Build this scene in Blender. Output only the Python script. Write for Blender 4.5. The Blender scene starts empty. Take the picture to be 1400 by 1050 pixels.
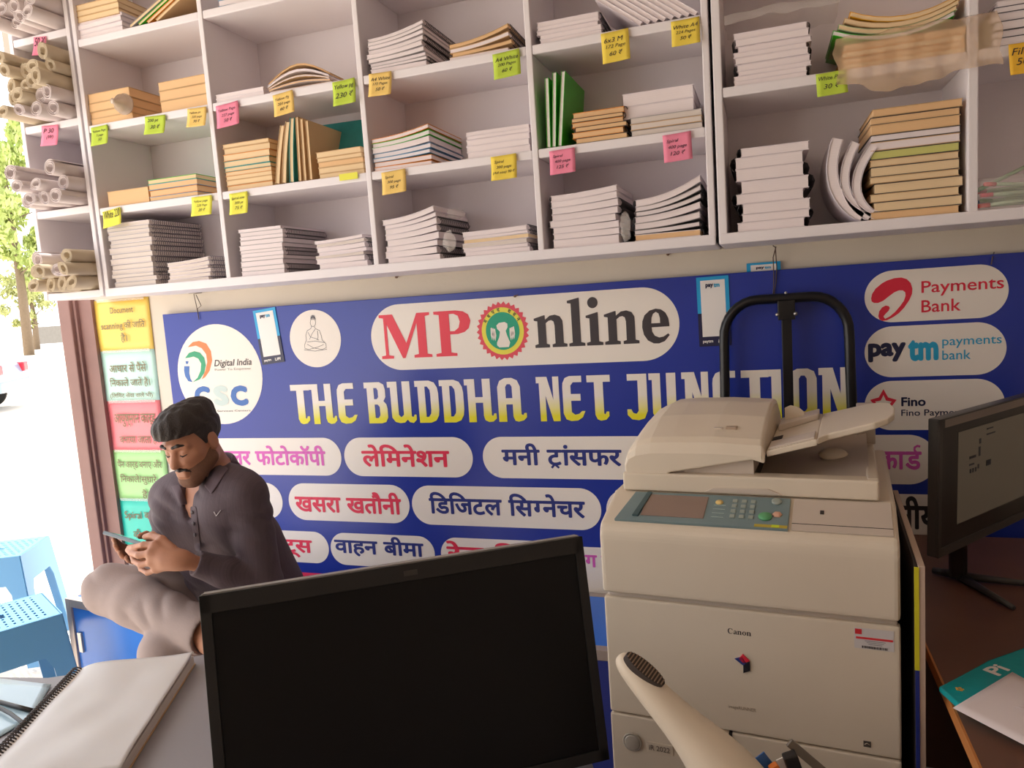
import bpy, bmesh, math, random
import numpy as np
from mathutils import Vector, Matrix, Euler, noise
random.seed(11)
SC = bpy.context.scene
COL = SC.collection

# ------------------------------------------------------------------ camera
CAM = np.array([2.24835, -2.41072, 1.45])
FPX = 1021.1
YAW, PITCH, ROLL = 0.330861, 0.113331, -0.068008
def _axes():
    cy, sy, cp, sp = math.cos(YAW), math.sin(YAW), math.cos(PITCH), math.sin(PITCH)
    fw = np.array([-sy*cp, cy*cp, -sp]); rt = np.array([cy, sy, 0.0]); up = np.cross(rt, fw)
    cr, sr = math.cos(ROLL), math.sin(ROLL)
    return cr*rt + sr*up, -sr*rt + cr*up, fw
RT, UP, FW = _axes()
camd = bpy.data.cameras.new('camera'); cam = bpy.data.objects.new('camera', camd); COL.objects.link(cam)
camd.sensor_width = 36.0; camd.lens = FPX/1400*36.0; camd.clip_start = 0.02; camd.clip_end = 300
M = Matrix(((RT[0], UP[0], -FW[0], CAM[0]), (RT[1], UP[1], -FW[1], CAM[1]), (RT[2], UP[2], -FW[2], CAM[2]), (0, 0, 0, 1)))
cam.matrix_world = M
SC.camera = cam

# ------------------------------------------------------------------ light and exposure
SC.view_settings.view_transform = 'Standard'
SC.view_settings.look = 'None'
SC.view_settings.gamma = 1.0
SC.view_settings.use_curve_mapping = False
SC.view_settings.exposure = -0.25
SC.cycles.use_denoising = True
SC.cycles.max_bounces = 10
SC.cycles.diffuse_bounces = 8
SC.cycles.sample_clamp_indirect = 8.0
world = bpy.data.worlds.new('sky'); SC.world = world; world.use_nodes = True
bg = world.node_tree.nodes['Background']
bg.inputs['Color'].default_value = (0.97, 0.97, 1.0, 1); bg.inputs['Strength'].default_value = 3.0
sund = bpy.data.lights.new('sun', 'SUN'); sun = bpy.data.objects.new('sun', sund); COL.objects.link(sun)
sund.energy = 10.0; sund.angle = 0.02; sund.color = (1.0, 0.95, 0.86)
_sd = Vector((-0.39, 0.03, 0.92)).normalized()         # towards the sun
sun.rotation_euler = _sd.to_track_quat('Z', 'Y').to_euler(); sun.location = (-3, 0, 6)
# added fill light, no lamp known here, under the ceiling behind the camera
fill_data = bpy.data.lights.new('fill_light', 'AREA'); fill_obj = bpy.data.objects.new('fill_light', fill_data); COL.objects.link(fill_obj)
fill_data.shape = 'RECTANGLE'; fill_data.size = 1.2; fill_data.size_y = 0.05; fill_data.energy = 7.0; fill_data.color = (1.0, 0.93, 0.86)
fill_obj.location = (1.3, -3.0, 2.80)

# ------------------------------------------------------------------ helpers
def ray(px, py): return (px-700)/FPX*RT - (py-525)/FPX*UP + FW
def at_y(px, py, y): d = ray(px, py); return CAM + d*(y-CAM[1])/d[1]
def at_z(px, py, z): d = ray(px, py); return CAM + d*(z-CAM[2])/d[2]
def at_d(px, py, dep): return CAM + ray(px, py)*dep
def lin(h):
    h = h.lstrip('#'); c = [int(h[i:i+2], 16)/255 for i in (0, 2, 4)]
    return tuple((x/12.92 if x <= .04045 else ((x+.055)/1.055)**2.4) for x in c) + (1.0,)
MATS = {}
def mat(name, hexcol, rough=0.6, metal=0.0, var=0.0, vscale=20.0, bump=0.0, bscale=200.0, spec=None, coat=0.0, trans=0.0, alpha=1.0, stripes=None):
    if name in MATS: return MATS[name]
    m = bpy.data.materials.new(name); m.use_nodes = True; nt = m.node_tree; b = nt.nodes['Principled BSDF']
    col = lin(hexcol)
    b.inputs['Base Color'].default_value = col; b.inputs['Roughness'].default_value = rough; b.inputs['Metallic'].default_value = metal
    if spec is not None: b.inputs['Specular IOR Level'].default_value = spec
    if coat: b.inputs['Coat Weight'].default_value = coat
    if trans: b.inputs['Transmission Weight'].default_value = trans
    if alpha < 1: b.inputs['Alpha'].default_value = alpha
    tc = nt.nodes.new('ShaderNodeTexCoord')
    if var:
        n = nt.nodes.new('ShaderNodeTexNoise'); n.inputs['Scale'].default_value = vscale; n.inputs['Detail'].default_value = 4
        nt.links.new(tc.outputs['Object'], n.inputs['Vector'])
        mx = nt.nodes.new('ShaderNodeMix'); mx.data_type = 'RGBA'
        mx.inputs[6].default_value = tuple(c*(1-var) for c in col[:3])+(1,); mx.inputs[7].default_value = tuple(min(1, c*(1+var)) for c in col[:3])+(1,)
        nt.links.new(n.outputs['Fac'], mx.inputs[0]); nt.links.new(mx.outputs[2], b.inputs['Base Color'])
    if stripes:
        axis, sc_, amt = stripes                        # fine lines across one axis (page edges, cloth stripes)
        sp = nt.nodes.new('ShaderNodeSeparateXYZ'); nt.links.new(tc.outputs['Object'], sp.inputs[0])
        n = nt.nodes.new('ShaderNodeTexNoise'); n.noise_dimensions = '1D'; n.inputs['Scale'].default_value = sc_; n.inputs['Detail'].default_value = 2
        nt.links.new(sp.outputs[axis], n.inputs['W'])
        mx = nt.nodes.new('ShaderNodeMix'); mx.data_type = 'RGBA'
        mx.inputs[6].default_value = tuple(c*(1-amt) for c in col[:3])+(1,); mx.inputs[7].default_value = tuple(min(1, c*(1+amt*.6)) for c in col[:3])+(1,)
        nt.links.new(n.outputs['Fac'], mx.inputs[0]); nt.links.new(mx.outputs[2], b.inputs['Base Color'])
    if bump:
        n2 = nt.nodes.new('ShaderNodeTexNoise'); n2.inputs['Scale'].default_value = bscale; n2.inputs['Detail'].default_value = 3
        nt.links.new(tc.outputs['Object'], n2.inputs['Vector'])
        bp = nt.nodes.new('ShaderNodeBump'); bp.inputs['Strength'].default_value = bump; bp.inputs['Distance'].default_value = 0.004
        nt.links.new(n2.outputs['Fac'], bp.inputs['Height']); nt.links.new(bp.outputs['Normal'], b.inputs['Normal'])
    MATS[name] = m
    return m

class MB:
    """collects shapes into one bmesh, then links them as one object"""
    def __init__(s): s.bm = bmesh.new()
    def _add(s, bm2, mtx=None):
        if mtx is not None: bmesh.ops.transform(bm2, matrix=mtx, verts=bm2.verts)
        me = bpy.data.meshes.new('tmp'); bm2.to_mesh(me); bm2.free(); s.bm.from_mesh(me); bpy.data.meshes.remove(me); return s
    def box(s, x0, x1, y0, y1, z0, z1, bev=0.0, seg=2, mtx=None):
        b = bmesh.new(); bmesh.ops.create_cube(b, size=1)
        bmesh.ops.scale(b, vec=(x1-x0, y1-y0, z1-z0), verts=b.verts); bmesh.ops.translate(b, vec=((x0+x1)/2, (y0+y1)/2, (z0+z1)/2), verts=b.verts)
        if bev: bmesh.ops.bevel(b, geom=b.edges[:], offset=bev, segments=seg, affect='EDGES', profile=0.6)
        return s._add(b, mtx)
    def prism(s, pts, h0, h1, axis='z', bev=0.0, seg=2, mtx=None):
        """polygon in two axes pulled along the third: axis z -> (x,y), y -> (x,z), x -> (y,z)"""
        b = bmesh.new(); f = {'z': lambda p, h: (p[0], p[1], h), 'y': lambda p, h: (p[0], h, p[1]), 'x': lambda p, h: (h, p[0], p[1])}[axis]
        lo = [b.verts.new(f(p, h0)) for p in pts]; hi = [b.verts.new(f(p, h1)) for p in pts]; n = len(pts)
        b.faces.new(lo); b.faces.new(hi[::-1])
        for i in range(n): b.faces.new((lo[i], hi[i], hi[(i+1) % n], lo[(i+1) % n]))
        bmesh.ops.recalc_face_normals(b, faces=b.faces)
        if bev: bmesh.ops.bevel(b, geom=b.edges[:], offset=bev, segments=seg, affect='EDGES', profile=0.6)
        return s._add(b, mtx)
    def cyl(s, p0, p1, r0, r1=None, n=16, cap=True, mtx=None):
        r1 = r0 if r1 is None else r1
        return s.tube([p0, p1], [r0, r1], n, cap, mtx)
    def tube(s, path, rad, n=10, cap=True, mtx=None, closed=False, flat=1.0):
        b = bmesh.new(); P = [Vector(p) for p in path]; R = rad if isinstance(rad, (list, tuple)) else [rad]*len(P)
        t0 = ((P[1]-P[0])).normalized(); ref = Vector((0, 0, 1)) if abs(t0.z) < .9 else Vector((1, 0, 0))
        u = t0.cross(ref).normalized(); rings = []
        for i, p in enumerate(P):
            if closed: t = (P[(i+1) % len(P)]-P[i-1]).normalized()
            else: t = (P[min(i+1, len(P)-1)]-P[max(i-1, 0)]).normalized()
            u = (u - t*u.dot(t)).normalized(); v = t.cross(u)
            rings.append([b.verts.new(p + (u*math.cos(2*math.pi*k/n) + v*flat*math.sin(2*math.pi*k/n))*R[i]) for k in range(n)])
        m = len(rings)
        for i in range(m if closed else m-1):
            A, B = rings[i], rings[(i+1) % m]
            for k in range(n): b.faces.new((A[k], A[(k+1) % n], B[(k+1) % n], B[k]))
        if cap and not closed: b.faces.new(rings[0][::-1]); b.faces.new(rings[-1])
        for f in b.faces: f.smooth = True
        return s._add(b, mtx)
    def grid(s, fn, nu, nv, mtx=None, smooth=True):
        b = bmesh.new(); V = [[b.verts.new(fn(i/nu, j/nv)) for j in range(nv+1)] for i in range(nu+1)]
        for i in range(nu):
            for j in range(nv):
                f = b.faces.new((V[i][j], V[i+1][j], V[i+1][j+1], V[i][j+1])); f.smooth = smooth
        return s._add(b, mtx)
    def lathe(s, prof, n=24, mtx=None):
        b = bmesh.new(); rings = [[b.verts.new((r*math.cos(2*math.pi*k/n), r*math.sin(2*math.pi*k/n), z)) for k in range(n)] for r, z in prof]
        for A, B in zip(rings, rings[1:]):
            for k in range(n): f = b.faces.new((A[k], A[(k+1) % n], B[(k+1) % n], B[k])); f.smooth = True
        b.faces.new(rings[0][::-1]); b.faces.new(rings[-1]); return s._add(b, mtx)
    def sphere(s, c, r, sc=(1, 1, 1), u=16, v=10, mtx=None):
        b = bmesh.new(); bmesh.ops.create_uvsphere(b, u_segments=u, v_segments=v, radius=r)
        bmesh.ops.scale(b, vec=sc, verts=b.verts); bmesh.ops.translate(b, vec=c, verts=b.verts)
        for f in b.faces: f.smooth = True
        return s._add(b, mtx)
    def build(s, name, m, parent=None, smooth=None, weight=False):
        me = bpy.data.meshes.new(name); bmesh.ops.recalc_face_normals(s.bm, faces=s.bm.faces) if weight else None
        s.bm.to_mesh(me); s.bm.free()
        if m is not None: me.materials.append(m)
        o = bpy.data.objects.new(name, me); COL.objects.link(o)
        if parent is not None: o.parent = parent
        if smooth: me.shade_smooth()
        return o
def obj(name, me, m=None, parent=None):
    if m is not None and not len(me.materials): me.materials.append(m)
    o = bpy.data.objects.new(name, me); COL.objects.link(o)
    if parent is not None: o.parent = parent
    return o
def tag(o, label, cat, group=None, kind=None):
    if kind: o['kind'] = kind
    if label: o['label'] = label
    if cat: o['category'] = cat
    if group: o['group'] = group
    return o
def thing(name, label, cat, loc=(0, 0, 0), rz=0.0, group=None, rot=None):
    o = bpy.data.objects.new(name, None); COL.objects.link(o); o.empty_display_size = 0.05
    o.location = loc; o.rotation_euler = rot if rot is not None else (0, 0, rz)
    return tag(o, label, cat, group)
def rebase(root, loc):
    '''give a thing built at the world origin its own base point'''
    loc = Vector(loc); root.location = loc
    for ch in root.children: ch.location = ch.location - loc
def structure(o): o['kind'] = 'structure'; return o
def copy_thing(o, loc=None, rot=None):
    r = o.copy(); COL.objects.link(r)
    for ch in list(o.children):
        c = ch.copy(); COL.objects.link(c); c.parent = r
        for g in list(ch.children):
            d = g.copy(); COL.objects.link(d); d.parent = c
    if loc is not None: r.location = loc
    if rot is not None: r.rotation_euler = rot
    return r
def text_mesh(s, bold=0.0, shear=0.0, size=1.0, space=1.0):
    """flat letters in the x,y plane; bold thickens each stroke by that share of the letter size"""
    c = bpy.data.curves.new('letters', 'FONT'); c.body = s; c.size = size; c.shear = shear; c.space_character = space; c.resolution_u = 3
    o = bpy.data.objects.new('letters', c); COL.objects.link(o)
    dg = bpy.context.evaluated_depsgraph_get(); me = bpy.data.meshes.new_from_object(o.evaluated_get(dg))
    bpy.data.objects.remove(o); bpy.data.curves.remove(c)
    bm = bmesh.new(); bm.from_mesh(me); bpy.data.meshes.remove(me)
    if bold:
        out = bmesh.new()
        me2 = bpy.data.meshes.new('t'); bm.to_mesh(me2)
        for k in range(8):
            n0 = len(out.verts); out.from_mesh(me2); out.verts.ensure_lookup_table()
            a = k*math.pi/4; bmesh.ops.translate(out, vec=(bold*size*math.cos(a), bold*size*math.sin(a), k*0.00001), verts=out.verts[n0:])
        bpy.data.meshes.remove(me2); bm.free(); bm = out
    return bm
def fill_loops(loops):
    """flat filled outline with holes from lists of (x,y)"""
    c = bpy.data.curves.new('outline', 'CURVE'); c.dimensions = '2D'; c.fill_mode = 'BOTH'
    for L in loops:
        sp = c.splines.new('POLY'); sp.points.add(len(L)-1); sp.use_cyclic_u = True
        for p, q in zip(sp.points, L): p.co = (q[0], q[1], 0, 1)
    o = bpy.data.objects.new('outline', c); COL.objects.link(o)
    dg = bpy.context.evaluated_depsgraph_get(); me = bpy.data.meshes.new_from_object(o.evaluated_get(dg))
    bpy.data.objects.remove(o); bpy.data.curves.remove(c)
    bm = bmesh.new(); bm.from_mesh(me); bpy.data.meshes.remove(me); return bm
def bounds(bm):
    xs = [v.co.x for v in bm.verts]; ys = [v.co.y for v in bm.verts]; return min(xs), max(xs), min(ys), max(ys)
def fit_bm(bm, x0, x1, y0, y1):
    a, b, c, d = bounds(bm); sx = (x1-x0)/max(b-a, 1e-9); sy = (y1-y0)/max(d-c, 1e-9)
    for v in bm.verts: v.co.x = x0+(v.co.x-a)*sx; v.co.y = y0+(v.co.y-c)*sy
    return bm
def flat_obj(name, bm, m, parent, mtx):
    """place a flat x,y outline with a matrix; face towards the matrix's +z"""
    for f in bm.faces:
        f.normal_update()
        if f.normal.z < 0: f.normal_flip()
    bmesh.ops.transform(bm, matrix=mtx, verts=bm.verts)
    me = bpy.data.meshes.new(name); bm.to_mesh(me); bm.free(); return obj(name, me, m, parent)
def basis(o, ex, ey):
    ex = Vector(ex).normalized(); ey = Vector(ey); ey = (ey-ex*ey.dot(ex)).normalized(); ez = ex.cross(ey); o = Vector(o)
    return Matrix(((ex.x, ey.x, ez.x, o.x), (ex.y, ey.y, ez.y, o.y), (ex.z, ey.z, ez.z, o.z), (0, 0, 0, 1)))
def circle(cx, cy, rx, ry=None, n=40, a0=0.0, a1=2*math.pi):
    ry = rx if ry is None else ry
    return [(cx+rx*math.cos(a0+(a1-a0)*k/n), cy+ry*math.sin(a0+(a1-a0)*k/n)) for k in range(n)]
def pill(x0, x1, y0, y1, n=16, r=None):
    r = (y1-y0)/2 if r is None else r; out = []
    for cx, cy, a in ((x1-r, y1-r, 0), (x0+r, y1-r, 90), (x0+r, y0+r, 180), (x1-r, y0+r, 270)):
        out += [(cx+r*math.cos(math.radians(a+90*k/n)), cy+r*math.sin(math.radians(a+90*k/n))) for k in range(n+1)]
    return out
def stroke(path, w, w1=None):
    """outline of a line drawn with width w (flat caps)"""
    w1 = w if w1 is None else w1; n = len(path); A, B = [], []
    for i in range(n):
        p = Vector(path[i]); t = (Vector(path[min(i+1, n-1)])-Vector(path[max(i-1, 0)])).normalized(); nn = Vector((-t.y, t.x))
        ww = (w+(w1-w)*i/(n-1))/2; A.append(tuple(p+nn*ww)); B.append(tuple(p-nn*ww))
    return A+B[::-1]
def bez(p0, p1, p2, p3, n=10):
    return [tuple((1-t)**3*a+3*(1-t)**2*t*b+3*(1-t)*t*t*c+t**3*d for a, b, c, d in zip(p0, p1, p2, p3)) for t in [k/n for k in range(n+1)]]
# ------------------------------------------------------------------ materials
m_wall = mat('wall_paint', '#d8cfc0', .8, var=.06, vscale=3, bump=.15, bscale=60)
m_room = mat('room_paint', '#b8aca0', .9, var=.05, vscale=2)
m_floor = mat('floor_tile', '#c2b5a8', .5, var=.1, vscale=6)
m_ground = mat('outside_ground', '#eadfd0', .95, var=.08, vscale=1.5)
m_shelf = mat('shelf_paint', '#e6e1e5', .45, var=.03, vscale=6)
m_back = mat('shelf_back_paint', '#e0dade', .55, var=.04, vscale=5)
m_pgw = mat('white_pages', '#ece2e4', .8, stripes=(2, 900, .16))
m_pgy = mat('cream_pages', '#e9cfa6', .8, stripes=(2, 900, .16))
m_pgo = mat('orange_pages', '#e6bf90', .8, stripes=(2, 900, .16))
m_pgg = mat('grey_pages', '#dcd2cb', .85, stripes=(2, 800, .22))
m_covw = mat('white_cover', '#e4dbe0', .35)
m_covd = mat('dark_cover', '#3d3a40', .4)
m_covt = mat('teal_cover', '#2e8f8c', .35, var=.2, vscale=30)
m_covo = mat('orange_cover', '#d88a2c', .35, var=.2, vscale=30)
m_covb = mat('blue_cover', '#5f8fb4', .3, var=.3, vscale=22)
m_covg = mat('green_cover', '#35b318', .3, var=.1, vscale=12)
m_covgr = mat('grey_cover', '#a7a2a4', .4)
m_covk = mat('kraft_cover', '#c9a77c', .6)
m_coil = mat('black_coil', '#232126', .35)
m_coilg = mat('grey_coil', '#77727a', .35, metal=.5)
m_rollw = mat('white_chart_paper', '#d8cdcd', .75)
m_rollb = mat('buff_chart_paper', '#cbbca4', .8)
m_ink = mat('pen_ink', '#2a2430', .7)
m_black = mat('black_print', '#2b2628', .5)
m_blk_plastic = mat('black_plastic', '#181618', .35)
m_beige = mat('beige_plastic', '#d6c9b6', .42, var=.035, vscale=9)
m_beige2 = mat('grey_beige_plastic', '#c4b7aa', .42, var=.03, vscale=9)
m_dark = mat('dark_gap_and_shade', '#2a2320', .7)  # also stands in for shade in the exit slot and beside the board
m_metal = mat('painted_black_steel', '#1c1b1d', .3, metal=.3)
m_chrome = mat('bare_steel', '#b9b4ae', .3, metal=.9)
m_wood = mat('brown_wood', '#6c4a3b', .45, var=.25, vscale=7)
m_edge = mat('orange_edge_band', '#b9763c', .5)
m_greydesk = mat('grey_laminate', '#8d8a91', .38, var=.04, vscale=10)
m_blue = mat('blue_laminate', '#1e6fd8', .3)
m_stool = mat('blue_plastic', '#5b95c2', .35)
m_door = mat('brown_red_wood', '#86635c', .5, var=.15, vscale=12)
m_alu = mat('aluminium_edge', '#b5a8a0', .35, metal=.6)

# ------------------------------------------------------------------ the room
D = -0.29            # front plane of the pigeonholes
RX, BY, CZ = 3.55, -3.9, 2.86
m = MB(); m.box(-0.56, RX+.1, 0, .1, 0, CZ); structure(m.build('wall_back', m_wall))
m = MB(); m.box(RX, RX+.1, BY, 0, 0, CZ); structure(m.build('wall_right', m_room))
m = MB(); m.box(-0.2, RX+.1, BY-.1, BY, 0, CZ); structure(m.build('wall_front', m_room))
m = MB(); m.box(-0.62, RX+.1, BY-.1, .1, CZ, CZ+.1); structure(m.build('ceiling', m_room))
m = MB(); m.box(-0.62, RX+.1, BY-.1, .1, -.04, 0); structure(m.build('floor', m_floor))
m = MB(); m.box(-60, -0.62, -30, 45, -.08, -.02); m.box(-.62, 8, .1, 45, -.08, -.02); structure(m.build('ground_street', m_ground))
# stepped door jamb of red-brown wood at the open street side
t = MB(); t.box(-.56, -.535, -.02, .1, 0, 2.4); structure(t.build('trim_2', mat('grey_plaster', '#8e8684', .8)))
t = MB(); t.box(-.535, -.47, -.05, 0, 0, 1.60, bev=.006); t.box(-.470, -.455, -.035, 0, 0, 1.60, bev=.004); t.box(-.455, -.385, -.02, 0, 0, 1.60); structure(t.build('trim_1', m_door))
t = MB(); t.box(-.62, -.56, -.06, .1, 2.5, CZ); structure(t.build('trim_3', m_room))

# ------------------------------------------------------------------ pigeonhole units
XS = [0.0, .534, 1.098, 1.638, 2.120]
ZR = [1.573, 1.857, 2.143, 2.435]
TOPZ = 2.74
def board(root, x0, x1, z, name='shelf'):
    b = MB(); b.box(x0, x1, D, -.012, z-.013, z+.013, bev=.004)
    return b.build(name, m_shelf, root)
cab = thing('shelf_unit', 'pale lavender four-bay pigeonhole unit full of notebooks above the blue banner', 'shelving', (0, 0, 0))
for i, x in enumerate(XS):
    b = MB(); b.box(x-.009, x+.009, D-.002, -.012, ZR[0]-.011, TOPZ, bev=.003); b.build('side_panel' if i in (0, 4) else 'divider', m_shelf, cab)
b = MB(); b.box(XS[0]-.009, XS[4]+.009, -.012, -.001, ZR[0]-.011, TOPZ); b.build('back_panel', m_back, cab)
b = MB(); b.box(XS[0]-.009, XS[4]+.009, D-.004, -.001, ZR[0]-.016, ZR[0]+.013, bev=.004); b.build('bottom_board', m_shelf, cab)
for i in range(4):
    for z in ZR[1:]: board(cab, XS[i]+.009, XS[i+1]-.009, z)
b = MB(); b.box(XS[0]-.009, XS[4]+.009, D, -.001, TOPZ, TOPZ+.018); b.build('top_board', m_shelf, cab)

XR = [2.148, 2.735, 3.32]
cab2 = thing('shelf_unit', 'pale pigeonhole unit above the photocopier and the small monitor', 'shelving', (0, 0, 0))
for i, x in enumerate(XR):
    b = MB(); b.box(x-.011, x+.011, D-.002, -.012, ZR[0]-.011, TOPZ, bev=.003); b.build('divider' if i == 1 else 'side_panel', m_shelf, cab2)
b = MB(); b.box(XR[0]-.011, XR[2]+.011, -.012, -.001, ZR[0]-.011, TOPZ); b.build('back_panel', m_back, cab2)
b = MB(); b.box(XR[0]-.011, XR[2]+.011, D-.004, -.001, ZR[0]-.016, ZR[0]+.013, bev=.004); b.build('bottom_board', m_shelf, cab2)
ZU = 1.950
for i in range(2):
    for z in (ZU, 2.33): board(cab2, XR[i]+.011, XR[i+1]-.011, z)
b = MB(); b.box(XR[0]-.011, XR[2]+.011, D, -.001, TOPZ, TOPZ+.018); b.build('top_board', m_shelf, cab2)

XL0, XL1 = -.30, -.028
ZL = [1.572, 1.873, 2.178, 2.482]
rack = thing('roll_rack', 'narrow pale pigeonhole rack of rolled chart paper by the doorway', 'shelving', (0, 0, 0))
for x in (XL0, XL1):
    b = MB(); b.box(x-.009, x+.009, D-.002, -.012, ZL[0]-.011, TOPZ, bev=.003); b.build('side_panel', m_shelf, rack)
b = MB(); b.box(XL0, XL1, -.012, -.001, ZL[0]-.011, TOPZ); b.build('back_panel', m_back, rack)
for z in ZL: board(rack, XL0+.009, XL1-.009, z)
b = MB(); b.box(XL0-.009, XL1+.009, D, -.001, TOPZ, TOPZ+.018); b.build('top_board', m_shelf, rack)

# ------------------------------------------------------------------ rolled chart paper
def roll_mesh(r, sq, L, turns, name, m):
    """a sheet wound into a slightly squashed spiral tube, lying along y from 0 to L"""
    b = MB(); n = int(22*turns)
    pts = [((r*(1-.52*k/n))*math.cos(2*math.pi*turns*k/n), (r*(1-.52*k/n))*sq*math.sin(2*math.pi*turns*k/n)) for k in range(n+1)]
    th = .0016; V = []
    bm = b.bm
    for (x, z) in pts:
        q = math.hypot(x, z); ix, iz = x*(1-th/q), z*(1-th/q)
        V.append([bm.verts.new(c) for c in ((x, 0, z), (x, L, z), (ix, L, iz), (ix, 0, iz))])
    for A, B in zip(V, V[1:]):
        for k in range(4):
            f = bm.faces.new((A[k], A[(k+1) % 4], B[(k+1) % 4], B[k])); f.smooth = k in (0, 2)
    bm.faces.new(V[0]); bm.faces.new(V[-1][::-1])
    bmesh.ops.recalc_face_normals(bm, faces=bm.faces)
    me = bpy.data.meshes.new(name); bm.to_mesh(me); bm.free(); me.materials.append(m); return me
ROLLS = {}
def place_roll(x, z, y0, kind, r, rot, tilt, label, cell):
    key = (kind, round(r, 3), random.choice((0, 1, 2)))
    if key not in ROLLS: ROLLS[key] = roll_mesh(r, (.92, .80, .70)[key[2]], .36, 2.3 if kind == 'w' else 3.3, 'paper_roll', m_rollw if kind == 'w' else m_rollb)
    o = obj('paper_roll', ROLLS[key]); o.location = (x, y0, z); o.rotation_euler = (tilt[0], rot, tilt[1])
    tag(o, label, 'paper roll', 'rolled chart papers in the roll rack')
ORD = ['first', 'second', 'third', 'fourth', 'fifth', 'sixth', 'seventh', 'eighth', 'ninth', 'tenth', 'eleventh', 'twelfth', 'thirteenth', 'fourteenth', 'fifteenth', 'sixteenth']
LAYERS = ['bottom layer', 'second layer', 'third layer', 'fourth layer', 'fifth layer']
def roll_cell(cell, z, layers):
    zz = z+.0135
    for li, (kinds, r) in enumerate(layers):
        n = len(kinds); zc = zz+r*.86
        span = (XL1-.019-r)-(XL0+.019+r)
        for k, kd in enumerate(kinds):
            x = XL0+.019+r+(span*k/(n-1) if n > 1 else span*.5) + (0 if n > 4 else (.012 if li % 2 else 0))
            y0 = -.375+random.uniform(-.03, .03)
            colr = {'w': 'white', 'b': 'buff'}[kd]
            place_roll(x, zc, y0, kd, r*random.uniform(.92, 1.0), random.uniform(0, 6.28), (0, random.uniform(-.02, .02)),
                       f'{colr} chart paper roll, {ORD[k]} from street side, {LAYERS[li]}, {cell} of roll rack', cell)
        zz += r*1.52
roll_cell('lowest cell', ZL[0], [('bbbb', .033), ('bbwb', .031), ('wb', .03)])
roll_cell('second cell', ZL[1], [('wwww', .032), ('www', .031), ('ww', .031)])
roll_cell('third cell', ZL[2], [('bwww', .032), ('bbww', .031), ('bbbb', .031), ('bbbb', .030), ('bb', .030)])
roll_cell('topmost visible cell', ZL[3], [('wwww', .032), ('wwww', .032), ('www', .032)])
# one stray roll lying far out of the second cell
# ------------------------------------------------------------------ notebooks in the pigeonholes
BAYN = ['first bay from rolls', 'second bay from rolls', 'third bay from rolls', 'fourth bay from rolls', 'cabinet above copier', 'bay above monitor']
def bent_box(w, d, z0, z1, bend, nx=8, x0=None):
    """a slab w wide, d deep whose height follows bend(u) across its width"""
    b = MB(); bm = b.bm; x0 = -w/2 if x0 is None else x0; cols = []
    for i in range(nx+1):
        u = i/nx; x = x0+w*u; h = bend(u)
        cols.append([bm.verts.new((x, -d/2, z0+h)), bm.verts.new((x, d/2, z0+h)), bm.verts.new((x, d/2, z1+h)), bm.verts.new((x, -d/2, z1+h))])
    for A, B in zip(cols, cols[1:]):
        for k in range(4): bm.faces.new((A[k], B[k], B[(k+1) % 4], A[(k+1) % 4]))
    bm.faces.new(cols[0]); bm.faces.new(cols[-1][::-1]); bmesh.ops.recalc_face_normals(bm, faces=bm.faces)
    return b
def coil_mb(d, t, x, n=26, r=None):
    """spiral wire wound along the long edge"""
    b = MB(); r = t*.56+.0015 if r is None else r; path = []
    for k in range(n*8+1):
        a = 2*math.pi*k/8; path.append((x+r*.8*math.cos(a), -d/2+.012+(d-.024)*k/(n*8), t/2+r*math.sin(a)))
    return b.tube(path, .0011, n=4)
def notebook(label, w, d, t, pages, cover, coil=None, side=1, bend=lambda u: 0.0, group=None, cat='notebook', name='notebook', second=None, coiln=26):
    r = thing(name, label, cat, group=group)
    ct = min(.0016, t*.1)
    bent_box(w-.004, d-.004, ct, t-ct, bend).build('pages', pages, r)
    bent_box(w, d, 0, ct, bend).build('cover', second or cover, r); bent_box(w, d, t-ct, t, bend).build('cover', cover, r)
    if coil is not None:
        h = bend(1 if side > 0 else 0)
        b = coil_mb(d, t, side*(w/2-.001), coiln); bmesh.ops.translate(b.bm, vec=(0, 0, h), verts=b.bm.verts); b.build('spiral_binding', coil, r)
    return r
def px_x(px, z, y=D): # x on the front plane at height z for an image column near the shelf
    py = 525
    for _ in range(6):
        P = at_y(px, py, y); d = np.array([P[0], y, z])-CAM; zz = d@FW; py = 525-FPX*(d@UP)/zz
    return at_y(px, py, y)[0]
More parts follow.
